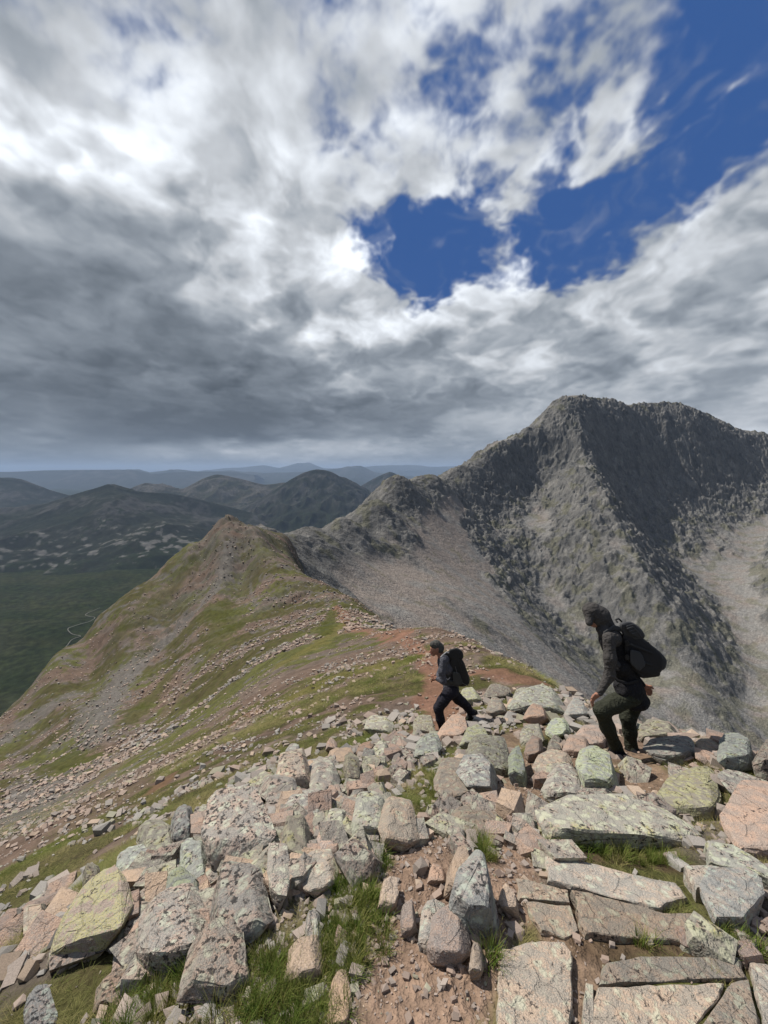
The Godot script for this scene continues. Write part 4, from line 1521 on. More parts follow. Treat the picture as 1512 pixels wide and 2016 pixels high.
func build_boulders() -> void:
	# --- flat slabs at lower right
	slab("large flat pinkish grey slab at the bottom edge beside the strip of gravel", "slab", 0.03, [[985,1862],[1060,1850],[1112,1852],[1127,1872],[1123,2080],[978,2080],[979,1960]])
	slab("upper strip of the broad cracked slab at bottom right, above the long crack", "slab", 0.03, [[1178,1938],[1192,1894],[1262,1880],[1370,1884],[1458,1884],[1472,1922],[1440,1926],[1300,1932]])
	slab("lower left piece of the broad cracked slab at bottom right", "slab", 0.03, [[1176,1944],[1300,1937],[1431,1931],[1380,2010],[1348,2080],[1160,2080],[1164,1970]])
	slab("lower right wedge of the broad cracked slab at bottom right", "slab", 0.03, [[1440,1931],[1474,1927],[1491,2000],[1499,2080],[1356,2080],[1387,2010]])
	slab("slab at the bottom right, right of the dark crack", "slab", 0.03, [[1474,1888],[1570,1905],[1600,2080],[1516,2080],[1500,1995]])
	slab("narrow sliver of slab between gravel and the broad cracked slab", "slab", 0.03, [[1153,1932],[1168,1936],[1170,2010],[1156,2060],[1146,2000]])
	slab("small tan slab, upper of the pair left of the stepped slabs", "slab", 0.03, [[1014,1728],[1060,1736],[1120,1752],[1122,1778],[1060,1772],[1024,1768]])
	slab("grey tapered slab, lower of the pair left of the stepped slabs", "slab", 0.03, [[1028,1774],[1065,1777],[1122,1783],[1141,1832],[1112,1846],[1066,1832]])
	slab("long pale slab below the grass fringe of the lichened slab", "slab", 0.06, [[1073,1682],[1120,1688],[1160,1698],[1250,1722],[1335,1736],[1347,1762],[1298,1784],[1220,1768],[1150,1750],[1080,1732]])
	slab("pale broad slab, lowest of the stepped slabs", "slab", 0.05, [[1128,1754],[1165,1758],[1240,1778],[1310,1796],[1378,1800],[1394,1836],[1340,1850],[1250,1842],[1147,1838]], 0.0, 0.07)
	slab("short pale slab with black lichen left of the right-hand block", "slab", 0.10, [[1344,1700],[1400,1704],[1462,1718],[1480,1746],[1430,1752],[1372,1746]])
	slab("grey green slab sloping off to the right edge", "lichen", 0.11, [[1392,1652],[1442,1660],[1500,1698],[1560,1745],[1486,1720],[1396,1692]])
	boulder("angular block with a shaded front at the right edge above the broad slab", "slab", [1420,1838], [[1368,1752,.05],[1430,1752,.12],[1492,1756,.12],[1512,1772,.06],[1490,1850,.03],[1440,1845,0],[1392,1812,0],[1380,1775,0]], 0.25, 0.06)
	# --- the big lichened slabs
	boulder("long green lichened slab lying across the path edge", "lichen", [1180,1672], [[1028,1606,.04],[1090,1580,.3],[1240,1578,.36],[1340,1598,.34],[1406,1638,.12],[1350,1662,.02],[1250,1668,0],[1110,1664,0],[1040,1650,0],[1045,1664,.0],[1350,1682,.02]], 0.18, 0.06, "lichened_slab")
	boulder("rounded bright green slab behind the long lichened slab", "lime", [1340,1615], [[1275,1590,.06],[1300,1556,.25],[1350,1538,.38],[1400,1540,.38],[1432,1560,.3],[1422,1592,.15],[1402,1634,.04],[1340,1612,0]], 0.35, 0.05, "lichened_slab")
	boulder("huge pink slab leaning down at the right edge", "pink", [1460,1690], [[1402,1632,.05],[1436,1572,.4],[1512,1578,.45],[1600,1600,.4],[1640,1720,.05],[1540,1740,0],[1462,1672,0]], 0.45, 0.06, "leaning_slab")
	boulder("thin grey slab on edge above the huge pink slab at right", "grey", [1470,1585], [[1404,1524,.28],[1440,1530,.3],[1512,1556,.3],[1600,1590,.25],[1560,1606,.05],[1490,1582,.02],[1424,1546,.1]], 0.2, 0.06, "leaning_slab")
	boulder("block with a bright green top and dark red front below the right-hand hiker", "lime", [1185,1566], [[1128,1496,.04],[1150,1486,.2],[1168,1482,.26],[1206,1507,.2],[1228,1572,.04],[1205,1566,0],[1150,1560,0],[1136,1514,0]], 0.26, 0.05)
	boulder("dark shaded block right of the standing hiker's boots", "grey", [1320,1508], [[1262,1472,.1],[1292,1464,.2],[1366,1460,.25],[1382,1500,.05],[1340,1512,0],[1296,1504,0]], 0.25, 0.06)
	boulder("upright grey boulder with lichen on the brink at right", "lichen", [1445,1525], [[1408,1496,0],[1416,1456,.06],[1446,1449,.1],[1482,1476,.1],[1488,1516,.02],[1442,1526,0]], 0.3, 0.1)
	boulder("orange and black spotted boulder cut by the right edge", "spotted", [1520,1548], [[1474,1502,.03],[1496,1470,.1],[1530,1462,.15],[1600,1480,.12],[1600,1550,0],[1512,1546,0],[1482,1532,0]], 0.35, 0.1)
	boulder("pale green topped boulder just right of the standing hiker's legs", "lichen", [1290,1464], [[1250,1446,.05],[1268,1432,.15],[1300,1428,.2],[1342,1454,.12],[1330,1464,0],[1262,1462,0]], 0.3, 0.08)
	boulder("low boulder with thin crust right of the dark shaded block", "slab", [1400,1492], [[1366,1462,.1],[1400,1458,.2],[1420,1470,.18],[1416,1490,0],[1380,1496,0]], 0.25, 0.08)
	boulder("flat grey boulder with wavy top behind the long lichened slab, left one", "grey", [1110,1580], [[1062,1560,.05],[1090,1530,.22],[1120,1524,.26],[1166,1560,.2],[1150,1590,0],[1100,1584,0],[1066,1576,0]], 0.25, 0.09)
	boulder("flat spotted boulder behind the long lichened slab, beside the green block", "spotted", [1170,1594], [[1096,1590,.02],[1130,1566,.16],[1190,1560,.22],[1224,1580,.16],[1220,1598,.02],[1150,1600,0]], 0.2, 0.08)
	# --- round the path
	boulder("grey pyramid shaped rock with yellow lichen spots beside the path", "grey", [930,1856], [[876,1808,0.02],[886,1764,.05],[944,1696,.10],[958,1702,.14],[990,1846,.06],[938,1854,0],[900,1838,0],[916,1740,.0]], 0.15, 0.05)
	boulder("pale grey boulder behind the pink one at the foot of the pyramid rock", "slab", [840,1880], [[822,1850,.02],[836,1828,.06],[858,1820,.08],[884,1834,.08],[896,1856,.04],[850,1884,0],[824,1884,0]], 0.14, 0.08)
	boulder("pink boulder in the path at the foot of the pyramid rock", "pink", [870,1908], [[830,1886,.02],[860,1856,.07],[892,1838,.08],[916,1844,.08],[932,1880,.04],[900,1906,0],[842,1900,0]], 0.16, 0.06)
	boulder("pale tall stone leaning left of the pyramid rock", "tan", [880,1775], [[872,1768,0],[884,1730,.06],[906,1684,.1],[926,1688,.12],[912,1730,.06],[890,1774,0]], 0.12, 0.08)
	boulder("smooth pink granite slab tilted in the path behind the pyramid rock", "slab", [940,1664], [[877,1600,.12],[930,1598,.2],[965,1614,.22],[1000,1640,.18],[1010,1690,.06],[992,1696,.02],[946,1652,0],[882,1668,0]], 0.16, 0.06)
	boulder("large rounded pink boulder at the middle of the path", "slab", [900,1590], [[848,1536,.06],[862,1515,.2],[905,1512,.26],[968,1552,.22],[986,1588,.08],[952,1606,.02],[902,1582,0],[856,1562,.02]], 0.3, 0.05)
	boulder("grey boulder resting against the back of the rounded pink boulder", "grey", [980,1580], [[894,1520,.22],[940,1514,.3],[978,1546,.26],[988,1578,.16],[960,1560,.14],[920,1530,.16]], 0.3, 0.07)
	boulder("round boulder with white and green crust, middle of the slope", "lichen", [960,1534], [[915,1484,.05],[930,1470,.15],[966,1464,.2],[1004,1482,.18],[1012,1520,.06],[990,1542,0],[940,1528,0],[918,1512,0]], 0.35, 0.09)
	boulder("lime streaked upright block next to the crusted round boulder", "lime", [1015,1550], [[1000,1490,.08],[1022,1482,.15],[1032,1546,.06],[1044,1570,.02],[1014,1560,0],[1000,1530,0]], 0.25, 0.08)
	boulder("lime green small dome left of the crusted round boulder", "lime", [930,1478], [[902,1468,.03],[916,1440,.12],[940,1434,.15],[962,1446,.12],[960,1470,0],[920,1482,0]], 0.22, 0.08)
	boulder("long pink boulder under the walking hiker's front boot", "pink", [880,1466], [[854,1462,0.02],[876,1438,.1],[892,1420,.22],[918,1418,.26],[922,1434,.12],[896,1446,.03],[870,1468,0]], 0.3, 0.07)
	boulder("pointed lichened boulder below the walking hiker, left of path", "lichen", [830,1500], [[812,1492,.03],[824,1470,.12],[840,1458,.16],[874,1468,.16],[866,1482,.05],[836,1500,0]], 0.3, 0.08)
	boulder("square green grey block left of the walking hiker's boots", "lichen", [835,1450], [[812,1426,.08],[834,1416,.15],[856,1420,.18],[858,1440,.03],[836,1452,0],[814,1448,0]], 0.3, 0.07)
	boulder("wide pale green slab left of the walking hiker", "lichen", [740,1446], [[712,1434,.05],[730,1422,.18],[762,1424,.2],[782,1440,.1],[776,1450,0],[730,1448,0]], 0.35, 0.07)
	boulder("bright tan flat stone lying on grass left of the path", "tan", [670,1508], [[641,1496,.04],[660,1486,.14],[696,1483,.16],[703,1504,.04],[672,1508,0]], 0.2, 0.06)
	boulder("grey and green boulder with spotted corner, middle left of the path", "lichen", [720,1662], [[688,1622,.06],[702,1602,.2],[742,1598,.25],[772,1612,.2],[762,1660,.02],[716,1664,0],[692,1650,0]], 0.25, 0.08)
	boulder("round pinkish boulder at the left of the path, beside the grey and green one", "slab", [790,1680], [[742,1630,.1],[772,1606,.2],[818,1622,.18],[828,1654,.06],[796,1680,0],[752,1668,0]], 0.25, 0.08)
	# --- the boulder pile on the left
	boulder("large boulder blotched with black lichen, biggest of the left pile", "spotted", [450,1740], [[392,1642,.1],[414,1606,.2],[450,1590,.28],[494,1590,.3],[530,1602,.25],[546,1642,.12],[502,1692,.04],[472,1738,0],[428,1738,0],[408,1702,.0]], 0.35, 0.09)
	boulder("dark fronted boulder with a lime top, back of the left pile", "spotted", [575,1566], [[540,1530,.1],[574,1506,.25],[604,1500,.3],[618,1544,.1],[600,1564,0],[548,1556,0]], 0.4, 0.08)
	boulder("cracked grey boulder right of the lime topped one", "grey", [640,1572], [[608,1546,.06],[624,1516,.2],[668,1532,.2],[672,1546,.1],[640,1576,0],[612,1568,0]], 0.35, 0.09)
	boulder("pale spotted boulder in front of the lime topped one", "spotted", [565,1600], [[508,1560,.15],[540,1558,.2],[592,1574,.16],[594,1588,.04],[548,1602,0],[528,1584,.02]], 0.3, 0.08)
	boulder("long low grey boulder ridge between grass and the left pile", "grey", [600,1622], [[544,1606,.06],[590,1588,.2],[640,1582,.25],[650,1592,.16],[606,1614,.02],[556,1628,0]], 0.22, 0.08)
	boulder("great slanting slab with a yellow green edge at lower left", "rimmed", [190,1890], [[86,1920,-.06],[96,1882,-.03],[114,1838,.05],[172,1762,.2],[236,1718,.32],[262,1732,.32],[276,1762,.25],[242,1832,.1],[192,1888,0]], 0.2, 0.05)
	boulder("black spotted boulder right of the slanting slab, front left pile", "spotted", [330,1928], [[256,1900,.02],[302,1850,.12],[336,1818,.2],[398,1800,.24],[422,1832,.18],[406,1890,.04],[360,1928,0],[300,1924,0]], 0.28, 0.08)
	boulder("green pointed boulder wedged above the black spotted one", "lime", [370,1838], [[320,1796,.08],[334,1770,.15],[352,1756,.2],[396,1788,.2],[420,1820,.1],[384,1838,0],[334,1842,0]], 0.25, 0.08)
	boulder("pink boulder with round black spots and a wide flat face", "spotted", [480,1878], [[430,1768,.16],[480,1770,.2],[532,1784,.18],[542,1812,.1],[500,1858,.02],[446,1884,0],[400,1884,.02],[418,1836,.06]], 0.3, 0.06)
	boulder("wedge shaped boulder with a cluster of black spots at bottom left", "spotted", [420,1986], [[344,1976,.0],[380,1932,.08],[438,1866,.14],[472,1872,.14],[502,1906,.1],[492,1942,.03],[430,1984,0]], 0.2, 0.07)
	boulder("white and black streaked rock in the bottom left corner", "spotted", [80,2030], [[44,2020,0],[70,1990,.05],[100,1975,.08],[114,1996,.05],[110,2040,0],[60,2050,0]], 0.15, 0.1)
	boulder("grey striped narrow slab half buried in grass at lower left", "spotted", [225,1986], [[180,1996,0],[214,1960,.05],[256,1918,.1],[270,1924,.1],[236,1972,.03],[196,2004,0]], 0.1, 0.08)
	boulder("leaning blue grey slab between the spotted boulders", "grey", [550,1800], [[524,1708,.1],[544,1694,.16],[574,1712,.14],[570,1748,.06],[548,1800,0],[532,1766,.02]], 0.2, 0.07)
	boulder("grey boulder with a pale green upright edge", "lichen", [590,1718], [[548,1692,.02],[556,1648,.14],[604,1654,.2],[620,1684,.12],[590,1716,0],[556,1712,0]], 0.25, 0.07)
	boulder("flat pinkish stone leaning on the pile beside the path", "slab", [630,1768], [[588,1724,.08],[622,1706,.16],[662,1706,.16],[668,1736,.05],[622,1770,0],[592,1748,.02]], 0.14, 0.06)
	boulder("brown angular stone between grey edge boulder and path", "pink", [660,1700], [[614,1676,.08],[650,1670,.14],[672,1686,.1],[664,1704,0],[630,1706,0]], 0.18, 0.07)
	boulder("white green boulder poking out of turf by the path", "lichen", [660,1668], [[632,1660,.04],[650,1640,.14],[686,1632,.16],[692,1664,.03],[668,1676,0],[640,1672,0]], 0.25, 0.07)
	boulder("low grey green boulder alone on the turf at left", "lichen", [310,1702], [[266,1656,.12],[286,1648,.16],[330,1656,.2],[362,1680,.14],[316,1702,0],[284,1700,.0]], 0.3, 0.08)
	boulder("dark narrow boulder behind the biggest boulder of the left pile", "spotted", [360,1672], [[330,1664,.04],[348,1620,.15],[366,1606,.2],[386,1624,.16],[384,1664,.04],[350,1676,0]], 0.25, 0.1)
	boulder("small cone shaped grey boulder behind the slanting slab", "lichen", [180,1768], [[160,1760,.0],[172,1724,.08],[184,1714,.1],[204,1740,.08],[200,1764,0]], 0.18, 0.08)
	boulder("pink grey boulder left of the slanting slab", "slab", [70,1856], [[44,1846,.0],[56,1812,.1],[90,1808,.14],[104,1826,.1],[96,1846,.02],[60,1860,0]], 0.25, 0.09)
	boulder("flat green rimmed boulder between the slanting slab and the pile", "lichen", [270,1745], [[222,1722,.1],[250,1706,.16],[300,1694,.2],[330,1700,.16],[290,1724,.04],[250,1746,0]], 0.22, 0.08)
	boulder("grey flat topped boulder below the biggest boulder of the left pile", "lichen", [390,1756], [[350,1716,.12],[370,1694,.2],[410,1690,.22],[416,1730,.1],[400,1758,0],[354,1750,0]], 0.25, 0.08)
	# --- blocks between and below the two hikers
	boulder("large green patched boulder lying between the two hikers", "lichen", [1060,1412], [[994,1396,.05],[1012,1380,.3],[1050,1367,.5],[1090,1368,.5],[1110,1388,.35],[1116,1406,.05],[1080,1412,0],[1030,1402,0]], 0.6, 0.06)
	boulder("brown wedge shaped block in front of the green patched boulder", "pink", [1056,1432], [[1028,1416,.05],[1046,1391,.2],[1062,1396,.25],[1084,1420,.1],[1056,1432,0]], 0.3, 0.05)
	boulder("tan block just right of the walking hiker's rear boot", "slab", [975,1416], [[955,1402,.05],[966,1380,.2],[986,1385,.25],[1002,1410,.06],[972,1416,0]], 0.3, 0.06)
	boulder("dark grey block above the tan block, right of the tall rucksack", "grey", [976,1380], [[950,1371,.05],[964,1352,.2],[986,1354,.25],[1006,1360,.25],[1006,1374,.05],[974,1380,0]], 0.35, 0.06)
	boulder("small green slab tipped against the dark grey block", "lichen", [1022,1386], [[1006,1380,.05],[1015,1362,.2],[1036,1360,.25],[1050,1370,.15],[1022,1386,0]], 0.3, 0.06)
	boulder("pale lime topped block behind the walking hiker's knee", "lime", [925,1392], [[902,1376,.1],[908,1362,.25],[936,1362,.3],[950,1378,.15],[922,1392,0]], 0.35, 0.06)
	boulder("pale pink block left of the standing hiker's hand", "slab", [1140,1420], [[1108,1410,.05],[1126,1385,.25],[1150,1391,.3],[1160,1406,.1],[1140,1420,0]], 0.35, 0.06)
	boulder("green grey oblong block downhill of the brown wedge", "lichen", [1040,1474], [[1020,1452,.08],[1032,1440,.2],[1070,1437,.25],[1077,1456,.12],[1046,1472,0],[1024,1474,0]], 0.25, 0.06)
	boulder("low green dome right of the oblong block", "lime", [1095,1458], [[1070,1446,.05],[1086,1428,.2],[1110,1425,.25],[1126,1446,.1],[1092,1458,0]], 0.3, 0.06)
	boulder("pink pyramid block below the oblong block", "pink", [1045,1502], [[1028,1490,.05],[1050,1459,.15],[1071,1476,.18],[1068,1492,.05],[1042,1502,0]], 0.25, 0.05)
	boulder("grey pointed block below the low green dome", "grey", [1092,1490], [[1074,1482,.04],[1090,1455,.15],[1111,1476,.15],[1106,1488,0]], 0.22, 0.06)
	boulder("brown flat block left of the standing hiker's front boot", "pink", [1140,1492], [[1104,1482,.04],[1116,1460,.15],[1150,1464,.2],[1167,1481,.08],[1136,1492,0]], 0.25, 0.06)
	boulder("reddish brown block under the standing hiker's shin", "pink", [1160,1478], [[1128,1452,.1],[1150,1440,.25],[1196,1445,.28],[1192,1474,.05],[1160,1478,0]], 0.28, 0.06)
	boulder("broad pink grey block left of the bright green topped block", "slab", [1095,1542], [[1044,1512,.08],[1080,1494,.22],[1128,1499,.25],[1131,1526,.1],[1092,1542,0],[1060,1532,0]], 0.25, 0.06)
	# --- stones in the turf left of the path
	boulder("dark striped block on the turf right of the bright tan stone", "grey", [726,1512], [[710,1504,.04],[715,1485,.15],[741,1494,.16],[739,1508,0],[722,1512,0]], 0.2, 0.06)
	boulder("round pale lichened stone on the turf left of the path", "lichen", [750,1500], [[732,1490,.03],[745,1472,.14],[765,1479,.16],[766,1494,.02],[748,1500,0]], 0.22, 0.06)
	boulder("long pink sliver of stone above the dark striped block", "pink", [712,1490], [[698,1486,.03],[715,1472,.12],[737,1467,.16],[718,1488,0]], 0.14, 0.05)
	boulder("upright narrow tan stone by the lichened boulders left of the path", "tan", [698,1592], [[691,1590,0],[693,1562,.05],[706,1559,.06],[705,1588,.01]], 0.07, 0.05)
	boulder("flat tan stone balanced on boulders left of the path", "tan", [716,1562], [[700,1554,.04],[715,1543,.1],[733,1552,.08],[714,1562,0]], 0.12, 0.05)
	boulder("crumbly grey crusted boulder below the bright tan stone", "lichen", [690,1550], [[674,1514,.1],[690,1499,.16],[711,1520,.16],[712,1542,.04],[682,1550,0]], 0.25, 0.1)
	boulder("grey oblong block behind the lime topped boulder", "grey", [572,1512], [[558,1502,.05],[574,1480,.2],[592,1479,.22],[594,1496,.06],[566,1512,0]], 0.28, 0.06)
	boulder("small pink block on the turf far left of the walking hiker", "pink", [652,1484], [[640,1477,.03],[650,1462,.12],[665,1470,.12],[657,1482,0]], 0.18, 0.06)
	# --- single path-side stones
	boulder("tan stone in the grass at the bottom, left of the path", "tan", [600,1948], [[556,1936,0],[580,1908,.05],[612,1884,.1],[638,1886,.1],[636,1918,.03],[606,1950,0]], 0.12, 0.06)
	boulder("tall orange tan stone standing at the bottom edge of the path", "tan", [660,2020], [[638,2030,0],[648,1986,.04],[666,1946,.08],[694,1962,.08],[692,2030,.02],[660,2060,0]], 0.1, 0.06)
	boulder("long pink stone lying at the bottom left in grass", "pink", [430,2016], [[384,2016,0],[410,1994,.06],[460,1978,.08],[484,1984,.06],[470,2010,.01],[420,2040,0]], 0.12, 0.07)
	boulder("grey pointed stone standing in grass left of the path", "grey", [615,1880], [[594,1884,0],[602,1846,.05],[616,1826,.08],[634,1836,.08],[636,1872,.02],[612,1886,0]], 0.12, 0.07)
	boulder("pale yellow stone in the path beside the tall grass", "tan", [770,1800], [[742,1790,0],[752,1764,.05],[770,1750,.08],[786,1756,.06],[782,1786,.02],[766,1804,0]], 0.09, 0.06)
	boulder("square pink stone in the middle of the gravel path", "pink", [805,1850], [[786,1820,.0],[792,1804,.06],[814,1800,.06],[822,1834,.02],[808,1850,0],[792,1848,0]], 0.09, 0.05)
	boulder("long smooth pink stone right of the pyramid rock", "tan", [1005,1808], [[980,1774,.05],[990,1752,.09],[1006,1770,.08],[1026,1800,.03],[1020,1810,0],[984,1784,0]], 0.07, 0.05)
	boulder("rounded pale stone at the bottom of the path near the big slab", "tan", [935,1934], [[922,1912,0],[928,1886,.04],[944,1880,.06],[954,1908,.03],[944,1930,0],[926,1930,0]], 0.07, 0.06)
	boulder("reddish triangular stone in the path left of the pyramid rock", "pink", [858,1742], [[838,1738,0],[852,1716,.05],[866,1722,.05],[882,1740,.01],[856,1744,0]], 0.07, 0.05)
	boulder("white quartz stone behind the tilted slab in the path", "tan", [868,1608], [[857,1606,0],[864,1586,.06],[886,1580,.08],[892,1596,.04],[876,1610,0]], 0.1, 0.08)

# ---------------------------------------------------------------- loose stones and scree
var stone_shapes := []

func make_stone_shapes() -> void:
	rng.seed = 77
	for s in 16:
		var pts := []
		var flat := rng.randf_range(0.38, 0.8)
		var wide := rng.randf_range(0.5, 0.85)
		for k in 8:
			var p := Vector3(1.0 if k & 1 else -1.0, flat if k & 2 else -flat, wide if k & 4 else -wide)
			pts.append(p * Vector3(rng.randf_range(0.4, 1.1), rng.randf_range(0.45, 1.15), rng.randf_range(0.4, 1.15)))
		for k in 5:
			var d := Vector3(rng.randfn(), rng.randfn(), rng.randfn()).normalized()
			pts.append(d * Vector3(1.0, flat, wide) * rng.randf_range(0.85, 1.15))
		stone_shapes.append(facet_mesh(pts))

func scatter_stones(ridge: Node3D) -> void:
	make_stone_shapes()
	rng.seed = 1234
	var all := []
	# [how many tries, nearest, farthest, smallest and largest half size in metres]
	for band in [[16000, 0.9, 4.2, 0.004, 0.018], [2200, 1.3, 5.0, 0.018, 0.05], [9000, 1.9, 9.0, 0.022, 0.15], [11000, 4.5, 26.0, 0.025, 0.13], [26000, 18.0, 80.0, 0.04, 0.16], [100000, 55.0, 300.0, 0.1, 0.45]]:
		for k in band[0]:
			var a := rng.randf_range(-0.98, 0.98)
			var r: float = exp(rng.randf_range(log(band[1]), log(band[2])))
			var x := r * sin(a)
			var z := -r * cos(a)
			var size: float = band[3] * pow(band[4] / band[3], pow(rng.randf(), 2.2))
			if r > 60.0 and (x > 0.0 and ridge_y(x, z) < -60.0):
				continue
			var c := ridge_color(x, z)
			var stony := 1.0 - smooth(0.30, 0.55, (c.g - c.b) / maxf(c.g, 0.01))
			if r > 55.0:
				size *= 0.8 + r / 400.0
			var clump := nz(301, 0.45 if r < 30.0 else 0.05, 3).get_noise_2d(x, z)
			var chance := clampf(lerpf(0.10, 0.02, smooth(5.0, 14.0, r)) + stony * 0.5 + clump * 1.3 + rubble(Vector2(x, z)) * 0.8, 0.02, 1.0)
			if r < 12.0 and size > 0.07 and rng.randf() > 0.25 + rubble(Vector2(x, z)):
				continue
			if size > 0.022 and r < 12.0 and on_path(Vector2(x, z)):
				chance *= 0.10
			if r > 45.0:
				chance = clampf(stony * 0.9 + clump * 0.8 - 0.35, 0.0, 0.8)
			if rng.randf() > chance:
				continue
			var hit := false
			if r < 9.0 and size > 0.02 and is_paved(Vector2(x, z)):
				continue
			if r < 9.0 and size > 0.02:
				for t in taken:
					if t[0].distance_to(Vector2(x, z)) < t[1] * 0.45:
						hit = true
						break
			if hit:
				continue
			all.append([size / (r + 0.5), size, x, z])
	all.sort_custom(func(p, q): return p[0] > q[0])
	var holder := ridge
	var made := 0
	var groups := []
	for s in stone_shapes:
		groups.append([[], []])
	for s in all:
		var size: float = s[1]
		var x: float = s[2]
		var z: float = s[3]
		var up := ground_normal(x, z, maxf(size, 0.1))
		var b := Basis(Vector3(rng.randfn() * 0.35, 1.0, rng.randfn() * 0.35).cross(Vector3(0, 0, 1)).normalized(), rng.randf_range(-0.35, 0.35))
		b = b * Basis(Vector3.UP, rng.randf() * TAU)
		b = b.scaled(Vector3.ONE * size)
		var sink := rng.randf_range(0.0, 0.4)
		var p := Vector3(x, ridge_y(x, z), z) + up * size * (0.45 - sink)
		if made < 300:
			var o := put("stone", stone_shapes[rng.randi() % 16], stone_mats[pick_tone()], holder)
			o.transform = Transform3D(b, p)
			made += 1
		else:
			var g := rng.randi() % 16
			groups[g][0].append(Transform3D(b, p))
			var t := rng.randf()
			var tone := Color(0.44, 0.34, 0.285).lerp(Color(0.38, 0.365, 0.345), clampf(t * 0.9 - 0.1 + nz(302, 0.06, 3).get_noise_2d(x, z) - (0.5 if on_path(Vector2(x, z)) else 0.0), 0.0, 1.0))
			if rng.randf() < 0.07:
				tone = tone.lerp(Color(0.37, 0.40, 0.27), 0.5)
			if rng.randf() < 0.10:
				tone = Color(0.54, 0.43, 0.34)
			groups[g][1].append(tone * rng.randf_range(0.75, 1.15))
	var m := StandardMaterial3D.new()
	m.resource_name = "scree_stone"
	m.vertex_color_use_as_albedo = true
	m.albedo_texture = grain_texture(45, 256, 0.7, 1.0)
	m.uv1_triplanar = true
	m.uv1_scale = Vector3.ONE * 0.6
	m.roughness = 0.92
	m.metallic_specular = 0.25
	var loose := stuff_under("loose_stones", ridge)
	for g in groups.size():
		if groups[g][0].size() > 0:
			scatter("scree", stone_shapes[g], m, groups[g][0], groups[g][1], loose)

func pick_tone() -> int:
	var t := rng.randf()
	return 0 if t < 0.18 else (1 if t < 0.34 else (2 if t < 0.42 else (3 if t < 0.70 else (4 if t < 0.88 else 5))))

var rubble_lines := []
func rubble(p: Vector2) -> float:      # the jumble of blocks along the crest
	if rubble_lines.is_empty():
		for s in [[0.35, 340,1930, 430,1880, 500,1840, 560,1800], [0.45, 430,1800, 480,1700, 560,1640, 640,1580], [0.8, 560,1600, 660,1530, 760,1480, 850,1450, 950,1420], [0.5, 640,1720, 720,1640, 800,1560], [0.7, 960,1500, 1050,1500, 1110,1540, 1160,1580], [1.6, 930,1410, 1020,1380, 1110,1400, 1180,1420], [0.9, 1290,1470, 1400,1490, 1500,1520], [0.35, 990,1640, 1040,1600], [0.5, 250,1760, 320,1720, 380,1690]]:
			var pts := []
			for k in range(1, s.size(), 2):
				var g := ground_at(s[k], s[k + 1])
				pts.append(Vector2(g.x, g.z))
			rubble_lines.append([s[0], pts])
	var k := 0.0
	for s in rubble_lines:
		k = maxf(k, 1.0 - smooth(0.6, 1.2, stroke_distance(p, s[1]) / s[0]))
	return k

func on_path(p: Vector2) -> bool:
	for s in strokes:
		if (s.c == EARTH or s.c == REDWAY) and s.box.has_point(p) and stroke_distance(p, s.p) < s.w * 1.1:
			return true
	return false

func stuff_under(called: String, parent: Node) -> Node3D:
	var o := Node3D.new()
	o.name = called
	o.set_meta("kind", "stuff")
	parent.add_child(o)
	return o

func scatter(called: String, m: Mesh, mat: Material, places: Array, tones: Array, parent: Node) -> void:
	var mm := MultiMesh.new()
	mm.transform_format = MultiMesh.TRANSFORM_3D
	mm.use_colors = true
	mm.mesh = m
	mm.instance_count = places.size()
	for k in places.size():
		mm.set_instance_transform(k, places[k])
		mm.set_instance_color(k, tones[k])
	var o := MultiMeshInstance3D.new()
	o.name = called
	o.multimesh = mm
	o.material_override = mat
	o.set_meta("kind", "stuff")
	parent.add_child(o, true)

# ---------------------------------------------------------------- grass
func tuft_mesh(sd: int, blades: int, spread: float, lean: float) -> ArrayMesh:
	rng.seed = sd
	var v := PackedVector3Array()
	var idx := PackedInt32Array()
	for k in blades:
		var a := rng.randf() * TAU
		var root := Vector3(cos(a), 0, sin(a)) * spread * sqrt(rng.randf())
		var out := Vector3(cos(a + rng.randfn() * 0.7), 0, sin(a + rng.randfn() * 0.7)) * lean * rng.randf_range(0.3, 1.3)
		var h := rng.randf_range(0.55, 1.1)
		var side := out.cross(Vector3.UP).normalized() * 0.016
		var b := v.size()
		for s in 4:
			var t := s / 3.0
			var p := root + Vector3.UP * h * (t - 0.25 * lean * t * t) + out * t * t
			var w := 1.0 - t * 0.85
			v.append(p - side * w)
			v.append(p + side * w)
		for s in 3:
			var q := b + s * 2
			idx.append_array([q, q + 2, q + 1, q + 1, q + 2, q + 3])
	return mesh_of(v, idx)

